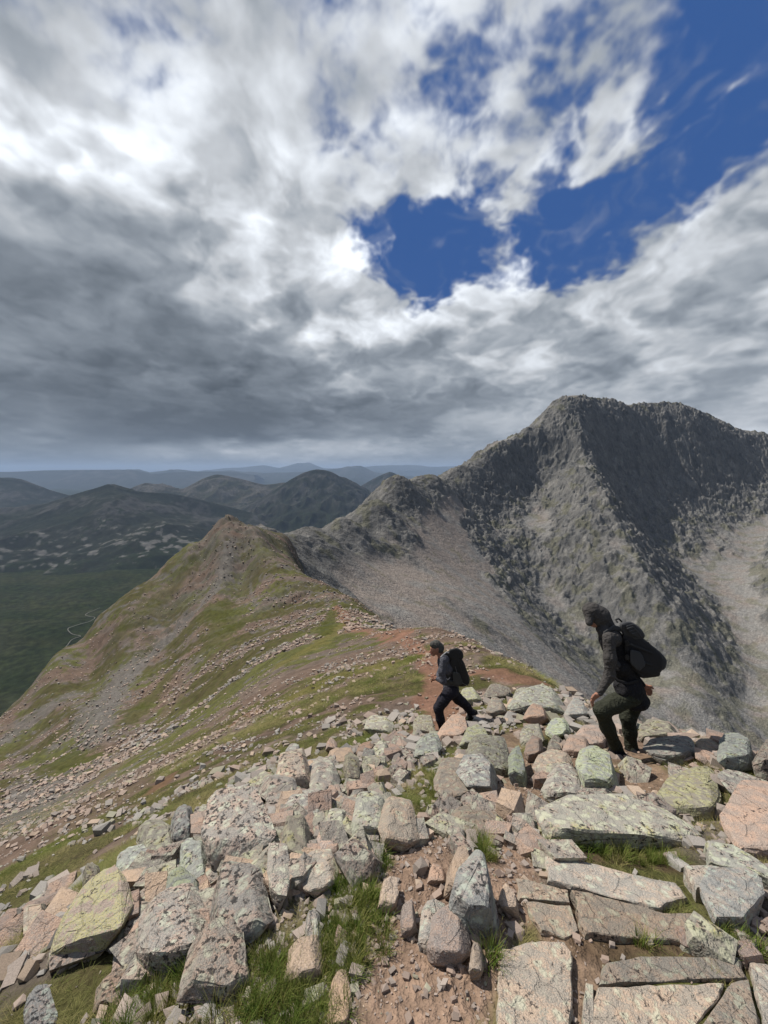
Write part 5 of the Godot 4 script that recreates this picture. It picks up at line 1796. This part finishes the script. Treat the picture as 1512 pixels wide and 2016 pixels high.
func scatter_grass(ridge: Node3D) -> void:
	var lush := [tuft_mesh(1, 34, 0.22, 0.45), tuft_mesh(2, 40, 0.3, 0.6), tuft_mesh(3, 26, 0.2, 0.3)]
	var thin := [tuft_mesh(4, 22, 0.5, 0.8), tuft_mesh(5, 26, 0.6, 0.9)]
	var m := StandardMaterial3D.new()
	m.resource_name = "grass_blade"
	m.vertex_color_use_as_albedo = true
	m.roughness = 0.75
	m.metallic_specular = 0.25
	m.backlight_enabled = true
	m.backlight = Color(0.5, 0.5, 0.35)
	m.cull_mode = BaseMaterial3D.CULL_DISABLED
	rng.seed = 909
	var sets := [[[], []], [[], []], [[], []], [[], []], [[], []]]
	for band in [[7000, 0.8, 5.0, 0.022, 0.05, 0], [20000, 3.0, 16.0, 0.03, 0.07, 3], [22000, 12.0, 60.0, 0.08, 0.2, 3]]:
		for k in band[0]:
			var a := rng.randf_range(-0.98, 0.98)
			var r: float = exp(rng.randf_range(log(band[1]), log(band[2])))
			var x := r * sin(a)
			var z := -r * cos(a)
			if r < 6.0 and is_paved(Vector2(x, z)):
				continue
			var c := ridge_color(x, z)
			var green := smooth(1.35, 1.0, c.r / maxf(c.g, 0.01))
			if rng.randf() > green:
				continue
			var h := rng.randf_range(band[3], band[4])
			var tall := lush_spot(Vector2(x, z))
			var g := 3 + rng.randi() % 2
			if band[5] == 0 and tall > 0.3:
				g = rng.randi() % 3
				h *= 1.0 + tall * 0.5
			else:
				h *= 0.8
			var b := Basis(Vector3.UP, rng.randf() * TAU).scaled(Vector3(1.0, 1.0, 1.0) * h)
			if g >= 3:
				b = b.scaled(Vector3(1.5, 0.75, 1.5))
			sets[g][0].append(Transform3D(b, Vector3(x, ridge_y(x, z) - h * 0.08, z)))
			var dry := clampf(0.22 + rng.randf() * 0.9 + nz(303, 0.8, 3).get_noise_2d(x, z) - tall * 0.5, 0.0, 1.0)
			sets[g][1].append(Color(0.110, 0.145, 0.032).lerp(Color(0.255, 0.220, 0.100), dry) * rng.randf_range(0.8, 1.2))
	# tufts the photograph shows: [px, py, radius in metres, how many]
	for t in [[700,1860,.16,60],[660,1880,.14,50],[560,1950,.22,70],[500,1985,.2,60],[600,1990,.16,50],[690,1800,.10,30],[730,1780,.08,24],[945,1665,.07,26],[960,1690,.05,14],[510,1690,.10,30],[530,1670,.08,26],[650,1620,.14,40],[700,1620,.1,20],[740,1710,.10,22],[670,1745,.06,16],
		[1090,1668,.08,14],[1140,1676,.09,16],[1200,1684,.09,18],[1260,1690,.09,18],[1310,1700,.07,12],[1420,1860,.10,20],[1460,1850,.08,14],[730,1540,.12,30],[750,1530,.1,24],[860,1560,.10,22],[850,1530,.1,20],[740,1470,.15,30],[700,1480,.15,24],[970,1890,.05,10],[1280,1860,.08,10],[340,1950,.14,40],[280,1990,.16,40]]:
		var g0 := ground_at(t[0], t[1])
		for k in t[3]:
			var a := rng.randf() * TAU
			var d: float = t[2] * sqrt(rng.randf())
			var x := g0.x + cos(a) * d
			var z := g0.z + sin(a) * d
			var h := rng.randf_range(0.05, 0.11)
			if is_paved(Vector2(x, z)):
				continue
			var g := rng.randi() % 3
			sets[g][0].append(Transform3D(Basis(Vector3.UP, rng.randf() * TAU).scaled(Vector3.ONE * h), Vector3(x, ridge_y(x, z) - 0.008, z)))
			sets[g][1].append(Color(0.085, 0.135, 0.022).lerp(Color(0.24, 0.22, 0.08), rng.randf() ** 2) * rng.randf_range(0.8, 1.2))
	var turf := stuff_under("grass", ridge)
	for g in 5:
		scatter("tufts", lush[g] if g < 3 else thin[g - 3], m, sets[g][0], sets[g][1], turf)

func lush_spot(p: Vector2) -> float:
	var k := 0.0
	for s in strokes:
		if s.c == GREENTURF and s.box.has_point(p):
			k = maxf(k, 1.0 - stroke_distance(p, s.p) / s.w)
	return k

# ---------------------------------------------------------------- hikers: bones with radii, blended into one skin
class Flesh:
	var bones := []         # [a, b, radius at a, radius at b, colour]
	func bone(a: Vector3, b: Vector3, ra: float, rb: float, c: Color) -> void:
		bones.append([a, b, ra, rb, c])
	func skin(cell: float, k: float, v: PackedVector3Array, idx: PackedInt32Array, col: PackedColorArray, nrm: PackedVector3Array) -> Array:
		var lo := Vector3.ONE * 1e9
		var hi := Vector3.ONE * -1e9
		for b in bones:
			var r: float = maxf(b[2], b[3]) + cell * 3.0
			lo = lo.min(b[0] - Vector3.ONE * r).min(b[1] - Vector3.ONE * r)
			hi = hi.max(b[0] + Vector3.ONE * r).max(b[1] + Vector3.ONE * r)
		var nx := int((hi.x - lo.x) / cell) + 2
		var ny := int((hi.y - lo.y) / cell) + 2
		var nz := int((hi.z - lo.z) / cell) + 2
		var acc := PackedFloat32Array()
		acc.resize(nx * ny * nz)
		var near := PackedFloat32Array()
		near.resize(nx * ny * nz)
		near.fill(1e9)
		var who := PackedInt32Array()
		who.resize(nx * ny * nz)
		for n in bones.size():
			var b: Array = bones[n]
			var a: Vector3 = b[0]
			var ab: Vector3 = b[1] - a
			var len2 := maxf(ab.length_squared(), 1e-9)
			var reach: float = maxf(b[2], b[3]) + k * 5.0
			var p0: Vector3 = (a.min(b[1]) - Vector3.ONE * reach - lo) / cell
			var p1: Vector3 = (a.max(b[1]) + Vector3.ONE * reach - lo) / cell
			for z in range(maxi(0, int(p0.z)), mini(nz - 1, int(p1.z) + 1) + 1):
				for y in range(maxi(0, int(p0.y)), mini(ny - 1, int(p1.y) + 1) + 1):
					for x in range(maxi(0, int(p0.x)), mini(nx - 1, int(p1.x) + 1) + 1):
						var p := lo + Vector3(x, y, z) * cell
						var t := clampf((p - a).dot(ab) / len2, 0.0, 1.0)
						var d: float = (p - a - ab * t).length() - lerpf(b[2], b[3], t)
						var q := (z * ny + y) * nx + x
						acc[q] += exp(clampf(-d / k, -40.0, 40.0))
						if d < near[q]:
							near[q] = d
							who[q] = n
		var field := PackedFloat32Array()
		field.resize(acc.size())
		for q in acc.size():
			field[q] = -k * log(acc[q]) if acc[q] > 1e-17 else 1.0
		var at_cell := {}
		var first := v.size()
		var offs := [0, 1, nx, nx + 1, nx * ny, nx * ny + 1, nx * ny + nx, nx * ny + nx + 1]
		var corner := [Vector3(0, 0, 0), Vector3(1, 0, 0), Vector3(0, 1, 0), Vector3(1, 1, 0), Vector3(0, 0, 1), Vector3(1, 0, 1), Vector3(0, 1, 1), Vector3(1, 1, 1)]
		var edges := [[0, 1], [2, 3], [4, 5], [6, 7], [0, 2], [1, 3], [4, 6], [5, 7], [0, 4], [1, 5], [2, 6], [3, 7]]
		for z in nz - 1:
			for y in ny - 1:
				for x in nx - 1:
					var q := (z * ny + y) * nx + x
					var inside := 0
					for o in 8:
						if field[q + offs[o]] < 0.0:
							inside += 1
					if inside == 0 or inside == 8:
						continue
					var s := Vector3.ZERO
					var m := 0
					for e in edges:
						var f0 := field[q + offs[e[0]]]
						var f1 := field[q + offs[e[1]]]
						if (f0 < 0.0) != (f1 < 0.0):
							s += corner[e[0]].lerp(corner[e[1]], f0 / (f0 - f1))
							m += 1
					at_cell[q] = v.size()
					v.append(lo + (Vector3(x, y, z) + s / m) * cell)
					col.append(bones[who[q]][4])
					var g := Vector3(field[q + 1] - field[q] + field[q + nx + 1 + nx * ny] - field[q + nx + nx * ny], field[q + nx] - field[q] + field[q + nx + 1 + nx * ny] - field[q + 1 + nx * ny], field[q + nx * ny] - field[q] + field[q + nx + 1 + nx * ny] - field[q + nx + 1])
					nrm.append(g.normalized())
		for q in at_cell:
			for axis in 3:
				var st: int = [1, nx, nx * ny][axis]
				var su: int = [nx, nx * ny, 1][axis]
				var sv: int = [nx * ny, 1, nx][axis]
				if (field[q] < 0.0) == (field[q + st] < 0.0):
					continue
				if not (at_cell.has(q - su) and at_cell.has(q - sv) and at_cell.has(q - su - sv)):
					continue
				var a: int = at_cell[q]
				var b: int = at_cell[q - su]
				var c: int = at_cell[q - su - sv]
				var d: int = at_cell[q - sv]
				if field[q] < 0.0:
					idx.append_array([a, c, b, a, d, c])
				else:
					idx.append_array([a, b, c, a, c, d])
		return [v, idx, col, nrm]

func joined_skins(list: Array) -> ArrayMesh:       # list of [Flesh, cell, blend]
	var v := PackedVector3Array()
	var idx := PackedInt32Array()
	var col := PackedColorArray()
	var nrm := PackedVector3Array()
	for s in list:
		var r: Array = s[0].skin(s[1], s[2], v, idx, col, nrm)
		v = r[0]
		idx = r[1]
		col = r[2]
		nrm = r[3]
	return mesh_of(v, idx, col, nrm)

func cloth_material(rough := 0.9) -> StandardMaterial3D:
	var m := StandardMaterial3D.new()
	m.resource_name = "hiking_cloth"
	m.vertex_color_use_as_albedo = true
	m.albedo_texture = grain_texture(46, 256, 0.8, 1.0)
	m.uv1_triplanar = true
	m.uv1_scale = Vector3.ONE * 1.3
	m.roughness = rough
	m.metallic_specular = 0.3
	m.heightmap_enabled = true
	m.heightmap_texture = grain_texture(46, 256, 0.0, 1.0)
	m.heightmap_scale = 3.0
	return m

func plain(called: String, c: Color, rough := 0.8) -> StandardMaterial3D:
	var m := StandardMaterial3D.new()
	m.resource_name = called
	m.albedo_color = c.linear_to_srgb()
	m.roughness = rough
	m.metallic_specular = 0.35
	return m

func hand(f: Flesh, wrist: Vector3, palm_end: Vector3, thumbward: Vector3, curl: Vector3, c: Color) -> void:
	# palm, four fingers of different lengths with a knuckle bend, and a thumb from the side of the palm
	var along := (palm_end - wrist).normalized()
	var side := (thumbward - along * thumbward.dot(along)).normalized()
	f.bone(wrist, wrist + along * 0.03, 0.026, 0.027, c)
	for k in 4:
		var w := (1.5 - k) * 0.019
		f.bone(wrist + along * 0.02 + side * w * 0.7, palm_end + side * w, 0.017, 0.013, c)
		var length: float = [0.075, 0.085, 0.078, 0.062][k]
		var knuckle := palm_end + side * w
		var mid := knuckle + (along * 0.75 + curl * 0.5).normalized() * length * 0.5
		f.bone(knuckle, mid, 0.0105, 0.0095, c)
		f.bone(mid, mid + (along * 0.25 + curl * 0.95).normalized() * length * 0.5, 0.0095, 0.008, c)
	var root := wrist + along * 0.028 + side * 0.025
	var bend := root + (side * 0.75 + along * 0.7).normalized() * 0.042
	f.bone(root, bend, 0.014, 0.011, c)
	f.bone(bend, bend + (along * 0.9 + curl * 0.4 + side * 0.1).normalized() * 0.032, 0.011, 0.009, c)

func tube(pts: Array, r: float, sides := 8, flat := 1.0) -> ArrayMesh:      # a strap or cord through the points
	var v := PackedVector3Array()
	var idx := PackedInt32Array()
	for k in pts.size():
		var dir: Vector3 = (pts[mini(k + 1, pts.size() - 1)] - pts[maxi(k - 1, 0)]).normalized()
		var s := dir.cross(Vector3(0.3, 0.2, 1.0)).normalized()
		var t := dir.cross(s)
		for q in sides:
			var a := TAU * q / sides
			v.append(pts[k] + s * cos(a) * r + t * sin(a) * r * flat)
	for k in pts.size() - 1:
		for q in sides:
			var a := k * sides + q
			var b := k * sides + (q + 1) % sides
			idx.append_array([a, a + sides, b, b, a + sides, b + sides])
	return mesh_of(v, idx)

const SKIN := Color(0.42, 0.22, 0.16)

func right_hiker() -> void:
	var far := 4.25
	var J := func(px: float, py: float, dd: float) -> Vector3: return at(px, py, far + dd)
	var base := ground_at(1236, 1490)
	var n := Node3D.new()
	n.name = "person"
	n.position = base
	add_child(n)
	tag(n, "person in a dark hooded jacket and green trousers stepping down at right", "person", "hikers on the ridge")
	var jacket := Color(0.075, 0.071, 0.073)
	var black := Color(0.022, 0.022, 0.025)
	var green := Color(0.040, 0.047, 0.035)
	var boot := Color(0.010, 0.010, 0.012)
	var f := Flesh.new()
	var L := func(a: Vector3) -> Vector3: return a - base
	var B := func(a: Array, b: Array, ra: float, rb: float, c: Color) -> void:
		f.bone(J.call(a[0], a[1], a[2]) - base, J.call(b[0], b[1], b[2]) - base, ra, rb, c)
	# head and neck under the hood
	B.call([1178,1216,.0], [1174,1208,.0], .085, .088, jacket)
	B.call([1186,1238,.0], [1196,1250,.0], .066, .08, jacket)
	# trunk, bent forward
	B.call([1206,1252,.08], [1206,1256,-.10], .085, .085, jacket)
	B.call([1204,1262,.0], [1222,1310,.0], .125, .115, black)
	B.call([1222,1310,.07], [1222,1312,-.07], .10, .10, black)
	B.call([1222,1310,.0], [1240,1356,.0], .115, .13, black)
	B.call([1240,1358,.06], [1242,1360,-.07], .115, .115, black)
	B.call([1244,1364,.0], [1258,1380,.0], .125, .10, black)
	# near arm (his left), hanging forward
	B.call([1198,1256,-.16], [1201,1296,-.20], .062, .056, jacket)
	B.call([1201,1296,-.20], [1200,1330,-.19], .056, .05, jacket)
	B.call([1200,1330,-.19], [1180,1364,-.20], .05, .036, jacket)
	# far arm
	B.call([1212,1256,.17], [1232,1310,.24], .058, .05, jacket)
	B.call([1232,1310,.24], [1264,1348,.26], .046, .036, black)
	# near leg steps down in front
	B.call([1240,1372,-.08], [1208,1386,-.10], .098, .088, green)
	B.call([1208,1386,-.10], [1184,1398,-.12], .088, .075, green)
	B.call([1184,1398,-.12], [1196,1432,-.06], .074, .072, green)
	B.call([1196,1432,-.06], [1212,1468,.0], .070, .060, green)
	# far leg, straighter
	B.call([1250,1376,.09], [1236,1412,.10], .10, .080, green)
	B.call([1236,1412,.10], [1240,1440,.12], .074, .068, green)
	B.call([1240,1440,.12], [1242,1466,.14], .066, .058, green)
	# boots
	B.call([1211,1468,.0], [1216,1480,.0], .056, .052, boot)
	B.call([1214,1482,.0], [1234,1494,-.10], .048, .040, boot)
	B.call([1214,1482,.0], [1206,1479,.05], .044, .042, boot)
	B.call([1242,1466,.14], [1246,1480,.13], .054, .050, boot)
	B.call([1246,1480,.13], [1256,1488,.02], .048, .040, boot)
	B.call([1246,1480,.13], [1238,1478,.18], .044, .042, boot)
	var h := Flesh.new()
	hand(h, J.call(1178, 1366, -.20) - base, J.call(1168, 1375, -.20) - base, Vector3(-0.4, 0.5, 0.4), Vector3(0.3, -0.8, 0.2), SKIN)
	hand(h, J.call(1266, 1349, .26) - base, J.call(1275, 1356, .26) - base, Vector3(0.2, 0.7, 0.4), Vector3(-0.1, -0.9, 0.1), SKIN)
	var face := Flesh.new()
	face.bone(J.call(1172, 1216, 0) - base, J.call(1170, 1226, 0) - base, .062, .050, SKIN)       # cheek and jaw in the mouth of the hood
	face.bone(J.call(1163, 1219, 0) - base, J.call(1160, 1224, 0) - base, .014, .016, SKIN)       # nose
	face.bone(J.call(1163, 1230, -.02) - base, J.call(1163, 1230, .02) - base, .010, .010, Color(0.30, 0.13, 0.10))
	put("body", joined_skins([[f, 0.0135, 0.016], [h, 0.0045, 0.003], [face, 0.007, 0.006]]), cloth_material(), n)
	# hood: a peaked cowl, open to the left
	var hd := Flesh.new()
	hd.bone(J.call(1166, 1202, -.0) - base, J.call(1180, 1212, .0) - base, .092, .105, jacket)
	hd.bone(J.call(1180, 1214, .0) - base, J.call(1196, 1238, .0) - base, .100, .088, jacket)
	hd.bone(J.call(1158, 1200, .0) - base, J.call(1160, 1226, .07) - base, .045, .036, jacket)
	hd.bone(J.call(1158, 1200, .0) - base, J.call(1160, 1226, -.07) - base, .045, .036, jacket)
	hd.bone(J.call(1196, 1236, .05) - base, J.call(1190, 1244, -.08) - base, .065, .065, jacket)
	put("hood", joined_skins([[hd, 0.010, 0.012]]), cloth_material(), n)
	# skirt of the jacket
	var sk := Flesh.new()
	sk.bone(J.call(1232, 1356, -.08) - base, J.call(1262, 1382, -.08) - base, .085, .07, black)
	sk.bone(J.call(1244, 1360, .08) - base, J.call(1266, 1380, .08) - base, .09, .07, black)
	sk.bone(J.call(1224, 1352, -.06) - base, J.call(1226, 1364, -.1) - base, .08, .06, black)
	sk.bone(J.call(1246, 1388, .05) - base, J.call(1248, 1388, -.08) - base, .06, .06, black)
	put("jacket_skirt", joined_skins([[sk, 0.013, 0.016]]), cloth_material(), n)
	put("belt_strap", tube([J.call(1208, 1330, -.12) - base, J.call(1216, 1340, -.16) - base, J.call(1236, 1346, -.16) - base, J.call(1256, 1340, -.12) - base], 0.016, 8, 0.5), plain("webbing", Color(0.014, 0.014, 0.016)), n)
	right_pack(J)

func soft_hull(pts: Array, sd: int, sharp := 7.0, rough := 0.04) -> ArrayMesh:
	return rock_mesh(pts, sd, 16, rough, sharp)

func box_corners(J: Callable, list: Array, d0: float, d1: float, o: Vector3) -> Array:
	var out := []
	for p in list:
		out.append(J.call(p[0], p[1], d0) - o)
		out.append(J.call(p[0], p[1], d1) - o)
	return out

func right_pack(J: Callable) -> void:
	var o: Vector3 = J.call(1262, 1334, 0.0)
	var n := Node3D.new()
	n.name = "backpack"
	n.position = o
	add_child(n)
	tag(n, "bulky black rucksack with webbing on the right-hand hiker's back", "backpack", "hikers' rucksacks")
	var fabric := plain("rucksack_nylon", Color(0.020, 0.020, 0.023), 0.7)
	var fabric2 := plain("rucksack_panel", Color(0.040, 0.042, 0.047), 0.65)
	var web := plain("webbing", Color(0.026, 0.027, 0.030), 0.75)
	var buckle := plain("buckle_plastic", Color(0.018, 0.018, 0.02), 0.35)
	put("main_bag", soft_hull(box_corners(J, [[1222,1244],[1244,1240],[1276,1262],[1306,1288],[1308,1316],[1292,1334],[1258,1330],[1236,1312]], -.15, .16, o), 3, 9.0), fabric, n)
	var lid := put("lid", soft_hull(box_corners(J, [[1218,1228],[1240,1222],[1262,1236],[1272,1254],[1254,1266],[1226,1252]], -.15, .15, o), 5, 8.0), fabric2, n)
	put("top_pocket", soft_hull(box_corners(J, [[1232,1232],[1248,1228],[1264,1244],[1258,1256],[1240,1248]], -.185, -.14, o), 8, 9.0), fabric2, n)
	put("front_pocket", soft_hull(box_corners(J, [[1278,1268],[1300,1282],[1314,1300],[1310,1318],[1294,1322],[1282,1300]], -.11, .11, o), 6, 8.0), fabric2, n)
	put("bottom_compartment", soft_hull(box_corners(J, [[1244,1312],[1300,1312],[1300,1332],[1262,1336]], -.13, .14, o), 9, 7.0), fabric, n)
	put("side_pocket", soft_hull(box_corners(J, [[1240,1278],[1262,1284],[1272,1310],[1258,1322],[1240,1306]], -.195, -.13, o), 7, 8.0), fabric2, n)
	for s in [-1.0, 1.0]:
		put("shoulder_strap", tube([J.call(1226, 1240, .11 * s) - o, J.call(1208, 1235, .13 * s) - o, J.call(1192, 1246, .14 * s) - o, J.call(1188, 1262, .13 * s) - o, J.call(1198, 1290, .13 * s) - o, J.call(1222, 1312, .14 * s) - o], 0.026, 8, 0.4), fabric2, n)
	put("haul_loop", tube([J.call(1216, 1226, -.03) - o, J.call(1212, 1220, -.02) - o, J.call(1218, 1218, .02) - o, J.call(1224, 1224, .03) - o], 0.009), web, n)
	for k in 3:
		put("webbing_row", tube([J.call(1234 + k * 5, 1238 + k * 5, -.187) - o, J.call(1246 + k * 5, 1234 + k * 5, -.19) - o, J.call(1258 + k * 3, 1244 + k * 5, -.187) - o], 0.005, 6, 0.6), plain("webbing_light", Color(0.06, 0.062, 0.068), 0.7), lid)
	for k in 2:
		put("compression_strap", tube([J.call(1234, 1266 + k * 28, -.165) - o, J.call(1256, 1274 + k * 26, -.19) - o, J.call(1284, 1286 + k * 24, -.15) - o], 0.011, 6, 0.4), web, n)
		put("buckle", soft_hull(box_corners(J, [[1230,1262 + k * 28],[1237,1260 + k * 28],[1240,1270 + k * 28],[1232,1272 + k * 28]], -.185, -.165, o), 20 + k, 12.0, 0.0), buckle, n)
	put("zip_line", tube([J.call(1276, 1264, -.125) - o, J.call(1292, 1284, -.13) - o, J.call(1298, 1308, -.125) - o], 0.004, 6), plain("zip", Color(0.05, 0.05, 0.052), 0.5), n)

func left_hiker() -> void:
	var far := 6.9
	var J := func(px: float, py: float, dd: float) -> Vector3: return at(px, py, far + dd)
	var base := ground_at(880, 1446)
	var n := Node3D.new()
	n.name = "person_001"
	n.position = base
	add_child(n)
	tag(n, "grey haired person in a slate top and black trousers walking down the path", "person", "hikers on the ridge")
	var top := Color(0.095, 0.100, 0.125)
	var navy := Color(0.024, 0.027, 0.036)
	var boot := Color(0.020, 0.020, 0.023)
	var f := Flesh.new()
	var B := func(a: Array, b: Array, ra: float, rb: float, c: Color) -> void:
		f.bone(J.call(a[0], a[1], a[2]) - base, J.call(b[0], b[1], b[2]) - base, ra, rb, c)
	# neck and trunk, stooped
	B.call([866,1286,.0], [872,1296,.0], .058, .07, SKIN)
	B.call([876,1298,.14], [876,1298,-.14], .075, .075, top)
	B.call([876,1304,.0], [882,1332,.0], .135, .125, top)
	B.call([880,1316,.08], [880,1316,-.08], .115, .115, top)
	B.call([882,1332,.0], [889,1356,.0], .125, .13, top)
	B.call([888,1358,.07], [888,1360,-.07], .115, .12, navy)
	# near arm folded forward, hands at the waist
	B.call([874,1300,-.18], [870,1322,-.22], .066, .058, top)
	B.call([870,1322,-.22], [873,1341,-.24], .058, .052, top)
	B.call([873,1341,-.24], [862,1337,-.16], .048, .04, top)
	B.call([874,1300,.18], [866,1326,.22], .062, .054, top)
	B.call([866,1326,.22], [860,1336,.06], .046, .038, top)
	# front leg
	B.call([884,1364,-.09], [872,1380,-.10], .108, .094, navy)
	B.call([872,1380,-.10], [863,1394,-.10], .094, .082, navy)
	B.call([863,1394,-.10], [867,1416,-.08], .080, .072, navy)
	B.call([867,1416,-.08], [872,1438,-.04], .070, .062, navy)
	# back leg, trailing
	B.call([892,1364,.09], [902,1376,.14], .105, .088, navy)
	B.call([902,1376,.14], [911,1383,.18], .088, .078, navy)
	B.call([911,1383,.18], [920,1392,.22], .076, .07, navy)
	B.call([920,1392,.22], [927,1402,.26], .068, .060, navy)
	# boots
	B.call([872,1438,-.04], [873,1446,-.04], .058, .054, boot)
	B.call([872,1447,-.04], [858,1452,-.06], .050, .042, boot)
	B.call([872,1447,-.04], [880,1446,-.02], .048, .044, boot)
	B.call([927,1402,.26], [929,1408,.26], .058, .054, boot)
	B.call([930,1408,.26], [920,1416,.22], .050, .042, boot)
	B.call([930,1408,.26], [936,1402,.28], .046, .042, boot)
	var h := Flesh.new()
	hand(h, J.call(861, 1337, -.15) - base, J.call(854, 1334, -.10) - base, Vector3(0, 1, 0), Vector3(-0.3, -0.4, -0.8), SKIN)
	hand(h, J.call(859, 1336, .05) - base, J.call(853, 1336, .0) - base, Vector3(0, 1, 0), Vector3(-0.3, -0.4, 0.8), SKIN)
	var hd := Flesh.new()
	var H := func(a: Array, b: Array, ra: float, rb: float, c: Color) -> void:
		hd.bone(J.call(a[0], a[1], a[2]) - base, J.call(b[0], b[1], b[2]) - base, ra, rb, c)
	H.call([860,1274,.0], [856,1277,.0], .088, .082, SKIN)           # skull
	H.call([855,1283,.0], [853,1287,.0], .058, .042, SKIN)           # jaw
	H.call([848.5,1280,.0], [846.5,1283.5,.0], .013, .017, SKIN)     # nose
	H.call([849,1277,-.03], [849,1277,-.032], .012, .012, Color(0.30, 0.15, 0.11))   # eyes
	H.call([849,1277,.03], [849,1277,.032], .012, .012, Color(0.30, 0.15, 0.11))
	H.call([849,1286,-.018], [849,1286,.018], .011, .011, Color(0.30, 0.11, 0.09))   # mouth
	H.call([861,1277,-.082], [862,1282,-.08], .018, .013, SKIN)      # ears
	H.call([861,1277,.082], [862,1282,.08], .018, .013, SKIN)
	H.call([862,1282,.0], [867,1288,.0], .060, .06, SKIN)
	put("body", joined_skins([[f, 0.0145, 0.018], [h, 0.0045, 0.003], [hd, 0.0075, 0.007]]), cloth_material(), n)
	var hair := Flesh.new()
	var grey := Color(0.085, 0.083, 0.082)
	hair.bone(J.call(859, 1270.5, .0) - base, J.call(865, 1275, .0) - base, .094, .086, grey)
	hair.bone(J.call(851.5, 1268.5, .03) - base, J.call(852, 1269, -.03) - base, .05, .05, grey)
	hair.bone(J.call(867, 1278, .04) - base, J.call(867, 1279, -.04) - base, .055, .055, grey)
	put("hair", joined_skins([[hair, 0.008, 0.008]]), cloth_material(0.8), n)
	left_pack(J)

func left_pack(J: Callable) -> void:
	var o: Vector3 = J.call(906, 1350, 0.0)
	var n := Node3D.new()
	n.name = "backpack_001"
	n.position = o
	add_child(n)
	tag(n, "tall black rucksack with pale straps on the left-hand hiker's back", "backpack", "hikers' rucksacks")
	var fabric := plain("rucksack_nylon", Color(0.021, 0.022, 0.024), 0.7)
	var panel := plain("rucksack_panel", Color(0.038, 0.042, 0.044), 0.65)
	var pale := plain("pale_webbing", Color(0.42, 0.43, 0.45), 0.7)
	put("main_bag", soft_hull(box_corners(J, [[884,1294],[902,1290],[914,1302],[922,1326],[926,1346],[912,1354],[892,1348],[886,1324]], -.16, .16, o), 31, 9.0), fabric, n)
	var lid := put("lid", soft_hull(box_corners(J, [[880,1284],[886,1277],[902,1275],[912,1283],[913,1297],[898,1304],[882,1298]], -.16, .16, o), 32, 7.0), fabric, n)
	put("front_pocket", soft_hull(box_corners(J, [[904,1312],[918,1316],[926,1338],[922,1348],[908,1342]], -.12, .12, o), 33, 8.0), panel, n)
	put("side_pocket", soft_hull(box_corners(J, [[890,1322],[904,1324],[912,1346],[900,1352],[892,1342]], -.205, -.13, o), 34, 8.0), panel, n)
	put("hip_belt", soft_hull(box_corners(J, [[880,1338],[898,1340],[900,1350],[882,1348]], -.19, .18, o), 35, 8.0), panel, n)
	for s in [-1.0, 1.0]:
		put("shoulder_strap", tube([J.call(888, 1290, .11 * s) - o, J.call(879, 1287, .14 * s) - o, J.call(871, 1292, .155 * s) - o, J.call(868, 1304, .15 * s) - o, J.call(876, 1322, .16 * s) - o, J.call(886, 1334, .16 * s) - o], 0.027, 8, 0.4), panel, n)
		put("strap_trim", tube([J.call(886, 1286, .135 * s) - o, J.call(879, 1284, .165 * s) - o, J.call(873, 1289, .182 * s) - o, J.call(868, 1294, .180 * s) - o], 0.013, 6, 0.5), pale, n)
	put("lid_strap", tube([J.call(902, 1300, -.17) - o, J.call(906, 1312, -.175) - o, J.call(908, 1322, -.17) - o], 0.008, 6, 0.5), plain("strap", Color(0.03, 0.03, 0.032)), lid)
	put("pole_cord", tube([J.call(896, 1312, -.175) - o, J.call(900, 1326, -.20) - o, J.call(912, 1346, -.18) - o, J.call(922, 1350, -.12) - o], 0.006, 6), plain("cord", Color(0.10, 0.10, 0.10)), n)
	put("buckle_tab", tube([J.call(876, 1334, -.20) - o, J.call(882, 1338, -.215) - o, J.call(886, 1334, -.20) - o], 0.008, 6, 0.6), pale, n)

func _ready() -> void:
	var t0 := Time.get_ticks_msec()
	set_view()
	print("sky ", Time.get_ticks_msec() - t0)
	ridge_survey()
	lay_strokes()
	print("survey ", Time.get_ticks_msec() - t0)
	var ridge := build_ridge()
	print("ridge ", Time.get_ticks_msec() - t0)
	mount_survey()
	lay_scree()
	build_mountain()
	print("mountain ", Time.get_ticks_msec() - t0)
	build_hills()
	print("hills ", Time.get_ticks_msec() - t0)
	make_rock_materials()
	print("rock materials ", Time.get_ticks_msec() - t0)
	build_boulders()
	print("boulders ", Time.get_ticks_msec() - t0)
	scatter_stones(ridge)
	print("stones ", Time.get_ticks_msec() - t0)
	scatter_grass(ridge)
	print("grass ", Time.get_ticks_msec() - t0)
	right_hiker()
	left_hiker()
	print("people ", Time.get_ticks_msec() - t0)
